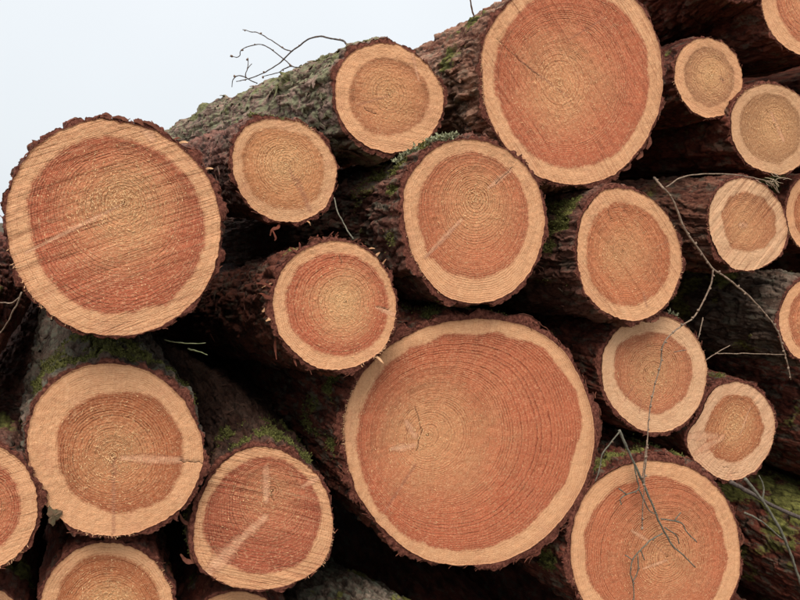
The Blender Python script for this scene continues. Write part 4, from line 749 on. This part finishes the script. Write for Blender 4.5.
strip('M', [p + (-.018, -.012, -.014), p + (-.012, -.014, -.03), p + (-.014, -.014, -.036)], .0035, M_RED)
p = rimp('M', -70, 1.03, .004); strip('M', [p, p + (.005, -.006, -.004), p + (.008, -.004, -.010)], .003, M_SPLIT)
for i in range(16):
    deg = r_.uniform(60, 215); p = rimp('I', deg, 1.04, r_.uniform(.0, .05)); a = math.radians(deg); d = np.array([math.cos(a) * .5 + r_.uniform(-1, 1), r_.uniform(-.6, .6), math.sin(a) * .5 + r_.uniform(-1, 1)]); d /= np.linalg.norm(d); l = r_.uniform(.008, .02)
    strip('I', [p, p + d * l * .5 + (0, -.002, 0), p + d * l + (0, .001, -.003)], r_.uniform(.0015, .0035), M_RED if i % 4 else M_SPLIT)
for i in range(14):
    a = 52 - i * 2.2; p = rimp('A', a, r_.uniform(.99, 1.04), r_.uniform(.0, .015)); d = np.array([r_.uniform(-.6, 1), r_.uniform(-.4, .8), r_.uniform(-.7, .4)]); d /= np.linalg.norm(d); l = r_.uniform(.007, .017)
    strip('A', [p, p + d * l * .5, p + d * l + (0, 0, -.003)], r_.uniform(.002, .0045), M_SPLIT if i % 3 else M_RED, 'splinter')
for i in range(4):
    a = 96 - i * 11; p = rimp('A', a, 1.03, .002); d = np.array([-math.sin(math.radians(a)), -.1, math.cos(math.radians(a)) + r_.uniform(-.1, .2)]); l = r_.uniform(.015, .03)
    strip('A', [p, p + d * l * .5 + (0, 0, .004), p + d * l + (0, 0, .002)], r_.uniform(.006, .010), M_CHIP, 'bark_strip', .003)
for key, degs in (('K', (-48, -40, -30, -22, -58)), ('F', (200, 192, 212, 222)), ('W', (10, -5, 20)), ('N', (-50, -62))):
    for dg in degs:
        p = rimp(key, dg, 1.0, .009); a = math.radians(dg); o_ = np.array([math.cos(a), -.1, math.sin(a)]); t_ = np.array([-math.sin(a), 0, math.cos(a)]) * r_.choice((-1, 1)); l = r_.uniform(.018, .04)
        strip(key, [p, p + t_ * l * .5 + o_ * (l * .2 + .006), p + t_ * l + o_ * l * r_.uniform(.1, .4)], r_.uniform(.006, .011), M_CHIP, 'bark_strip', .005)
def patch_(a, b, s):
    n = 22; V = []; g = np.random.default_rng(s)
    for k, f in enumerate((1.0, .97, .6, .2)):
        for i in range(n):
            t = 2 * PI * i / n; w = f * (1 + .28 * math.sin(3 * t + 1) + .16 * math.sin(7 * t) + g.uniform(-.10, .10))
            V.append((a * w * math.cos(t), (.0035 if k == 0 else 0) - (.0, .0008, .0022, .003)[k] + g.uniform(-.0006, .0006), b * w * math.sin(t)))
    return np.array(V) + p, np.concatenate([grid_quads(4, n), [[3 * n + i, 3 * n + i + 1, 3 * n + n - 2 - i, 3 * n + n - 1 - i] for i in range(n // 2 - 1)]])
# a scrap of mossy bark stuck low on the left of the log under the far left log
p = np.array([-.100, -.003, -.094]); V, Q = patch_(.0105, .014, 9) if 1 else chips(26, lambda i, r: (p + (r.gauss(0, .008), r.uniform(-.002, .001), r.gauss(0, .011)), (r.uniform(-1, 1), -.1, r.uniform(-1, 1)), (0, -1, 0)), lambda r: (r.uniform(.008, .016), r.uniform(.006, .010), .002), 'c', 3)
link('bark_scrap', mesh_np('bark_scrap', V, Q, mat=M_MOSSCHIP, smooth=False), LOGS['B'])
# curled lichen growing on the shoulder of the log above the largest one, and on the lichened trunk
def tuft(key, c0, c1, n, size, seed):
    g = np.random.default_rng(seed); t = g.random((n, 1)); P = np.array(c0) * (1 - t) + np.array(c1) * t + g.normal(size=(n, 3)) * (.004, .008, .003)
    V, T = leaves(P, np.tile([-.2, -.3, .9], (n, 1)), size, seed); link('lichen', mesh_np('lichen', V, None, mat=M_LICHEN, T=T, smooth=False), LOGS[key], 'stuff')
tuft('J', rimp('J', 128, 1.09, .03), rimp('J', 106, 1.075, .02), 240, .007, 1)
tuft('J', rimp('J', 150, 1.09, .10), rimp('J', 135, 1.09, .05), 120, .007, 2)
tuft('U', rimp('U', 66, 1.09, .02), rimp('U', 60, 1.09, .02), 40, .006, 5)
tuft('L', rimp('L', 120, 1.1, .25), rimp('L', 112, 1.1, .12), 130, .006, 6)
# dry needles fraying from the stem over the pale log at right, and hanging on the dark trunk at the left border
def needles(name, label, c, n, spread, ln, d0, seed, mat=M_NEEDLE, cat='needles'):
    root = empty(name, tuple(c), label, cat)
    V, Q = chips(n, lambda i, r: ((r.gauss(0, spread[0]), r.gauss(0, spread[1]), r.gauss(0, spread[2])), (d0[0] + r.gauss(0, .6), d0[1] + r.gauss(0, .5), d0[2] + r.gauss(0, .5)), (.2, -1, .1)), lambda r: (r.uniform(.5, 1.2) * ln, .0011, .0005), 'c', seed)
    link('needle', mesh_np('needle', V, Q, mat=mat, smooth=False), root, 'stuff')
needles('needle_tuft', 'tuft of pale dry needles at the upper right rim of the pale log at right', (1.63, 1.555, 1.655), 26, (.016, .004, .008), .022, (.9, -.2, -.7), 1)
needles('needle_litter', 'dead needles and bark crumbs caught at the left border under the far left log', (-.20, 1.46, 1.475), 150, (.03, .03, .05), .024, (.2, -.3, -.7), 2, M_DRYLITTER)
twig('bare_twig', 'dark bare twig arching against the sky on the lichened trunk', 'twig', 'sky_a', ['sky_b', 'sky_c', 'sky_d', 'sky_e', 'sky_f', 'sky_g'], .0023, .0010, M_DARKTWIG, .05, .0024)
twig('bare_twig', 'short twig stub poking up at the top edge beside the very large log', 'twig', 'stub', [], .0022, .0018, M_DRY, 0, 0)
twig('larch_twig', 'long dry beaded larch twig hanging down over the logs on the right', 'twig', 'larch_a', ['larch_b', 'larch_c'], .0029, .0015, M_DRY, .026, .0028, sc=.75)
twig('forked_twig', 'grey green forked twig across the large bottom right log end', 'twig', 'fork_a', ['fork_b', 'fork_c', 'fork_d', 'fork_e', 'fork_f', 'fork_g', 'fork_h', 'fork_i', 'fork_j', 'fork_k', 'fork_l'], .0034, .0015, M_TWIG, .05, .0022, sc=.6)
twig('bent_stem', 'thick grey stem leaning into the bottom right corner', 'twig', 'stem_a', ['stem_b', 'stem_c'], .0042, .0034, M_TWIG, 0, 0, sc=.4)
twig('bent_stem', 'dark straight stem in the gap above the bottom right mossy trunk', 'twig', 'stem_d', [], .006, .005, M_DARKTWIG, 0, 0)
twig('dry_stem', 'thin dry stem lying over the top of the pale log at right', 'twig', 'dry_a', [], .0018, .0012, M_DRY, .04, .0015)
twig('dry_stem', 'thin pale straw across the black gap at right', 'twig', 'dry_c', ['dry_b', 'dry_d'], .0012, .0012, M_DRY, .0, .0015, sc=1.4)
twig('dry_stem', 'thin grey stem dangling between the two logs left of centre', 'twig', 'wire', [], .0012, .0014, M_TWIG, 0, 0)
twig('dry_stem', 'curved pale stem under the far left log at the left border', 'twig', 'left_a', ['left_b'], .0013, .0011, M_DRY, 0, 0, sc=1)
twig('grass_stem', 'upper of two grass blades sticking out below the far left log', 'grass', 'grass_b', [], .0012, .0006, M_GRASS, 0, 0)
twig('grass_stem', 'lower of two grass blades sticking out below the far left log', 'grass', 'grass_a', [], .0016, .0007, M_GRASS, 0, 0)
twig('dry_stem', 'short beaded shoot in the dark gap above the log with the hanging twig', 'twig', 'gap_a', [], .0014, .0010, M_DRY, .015, .002)
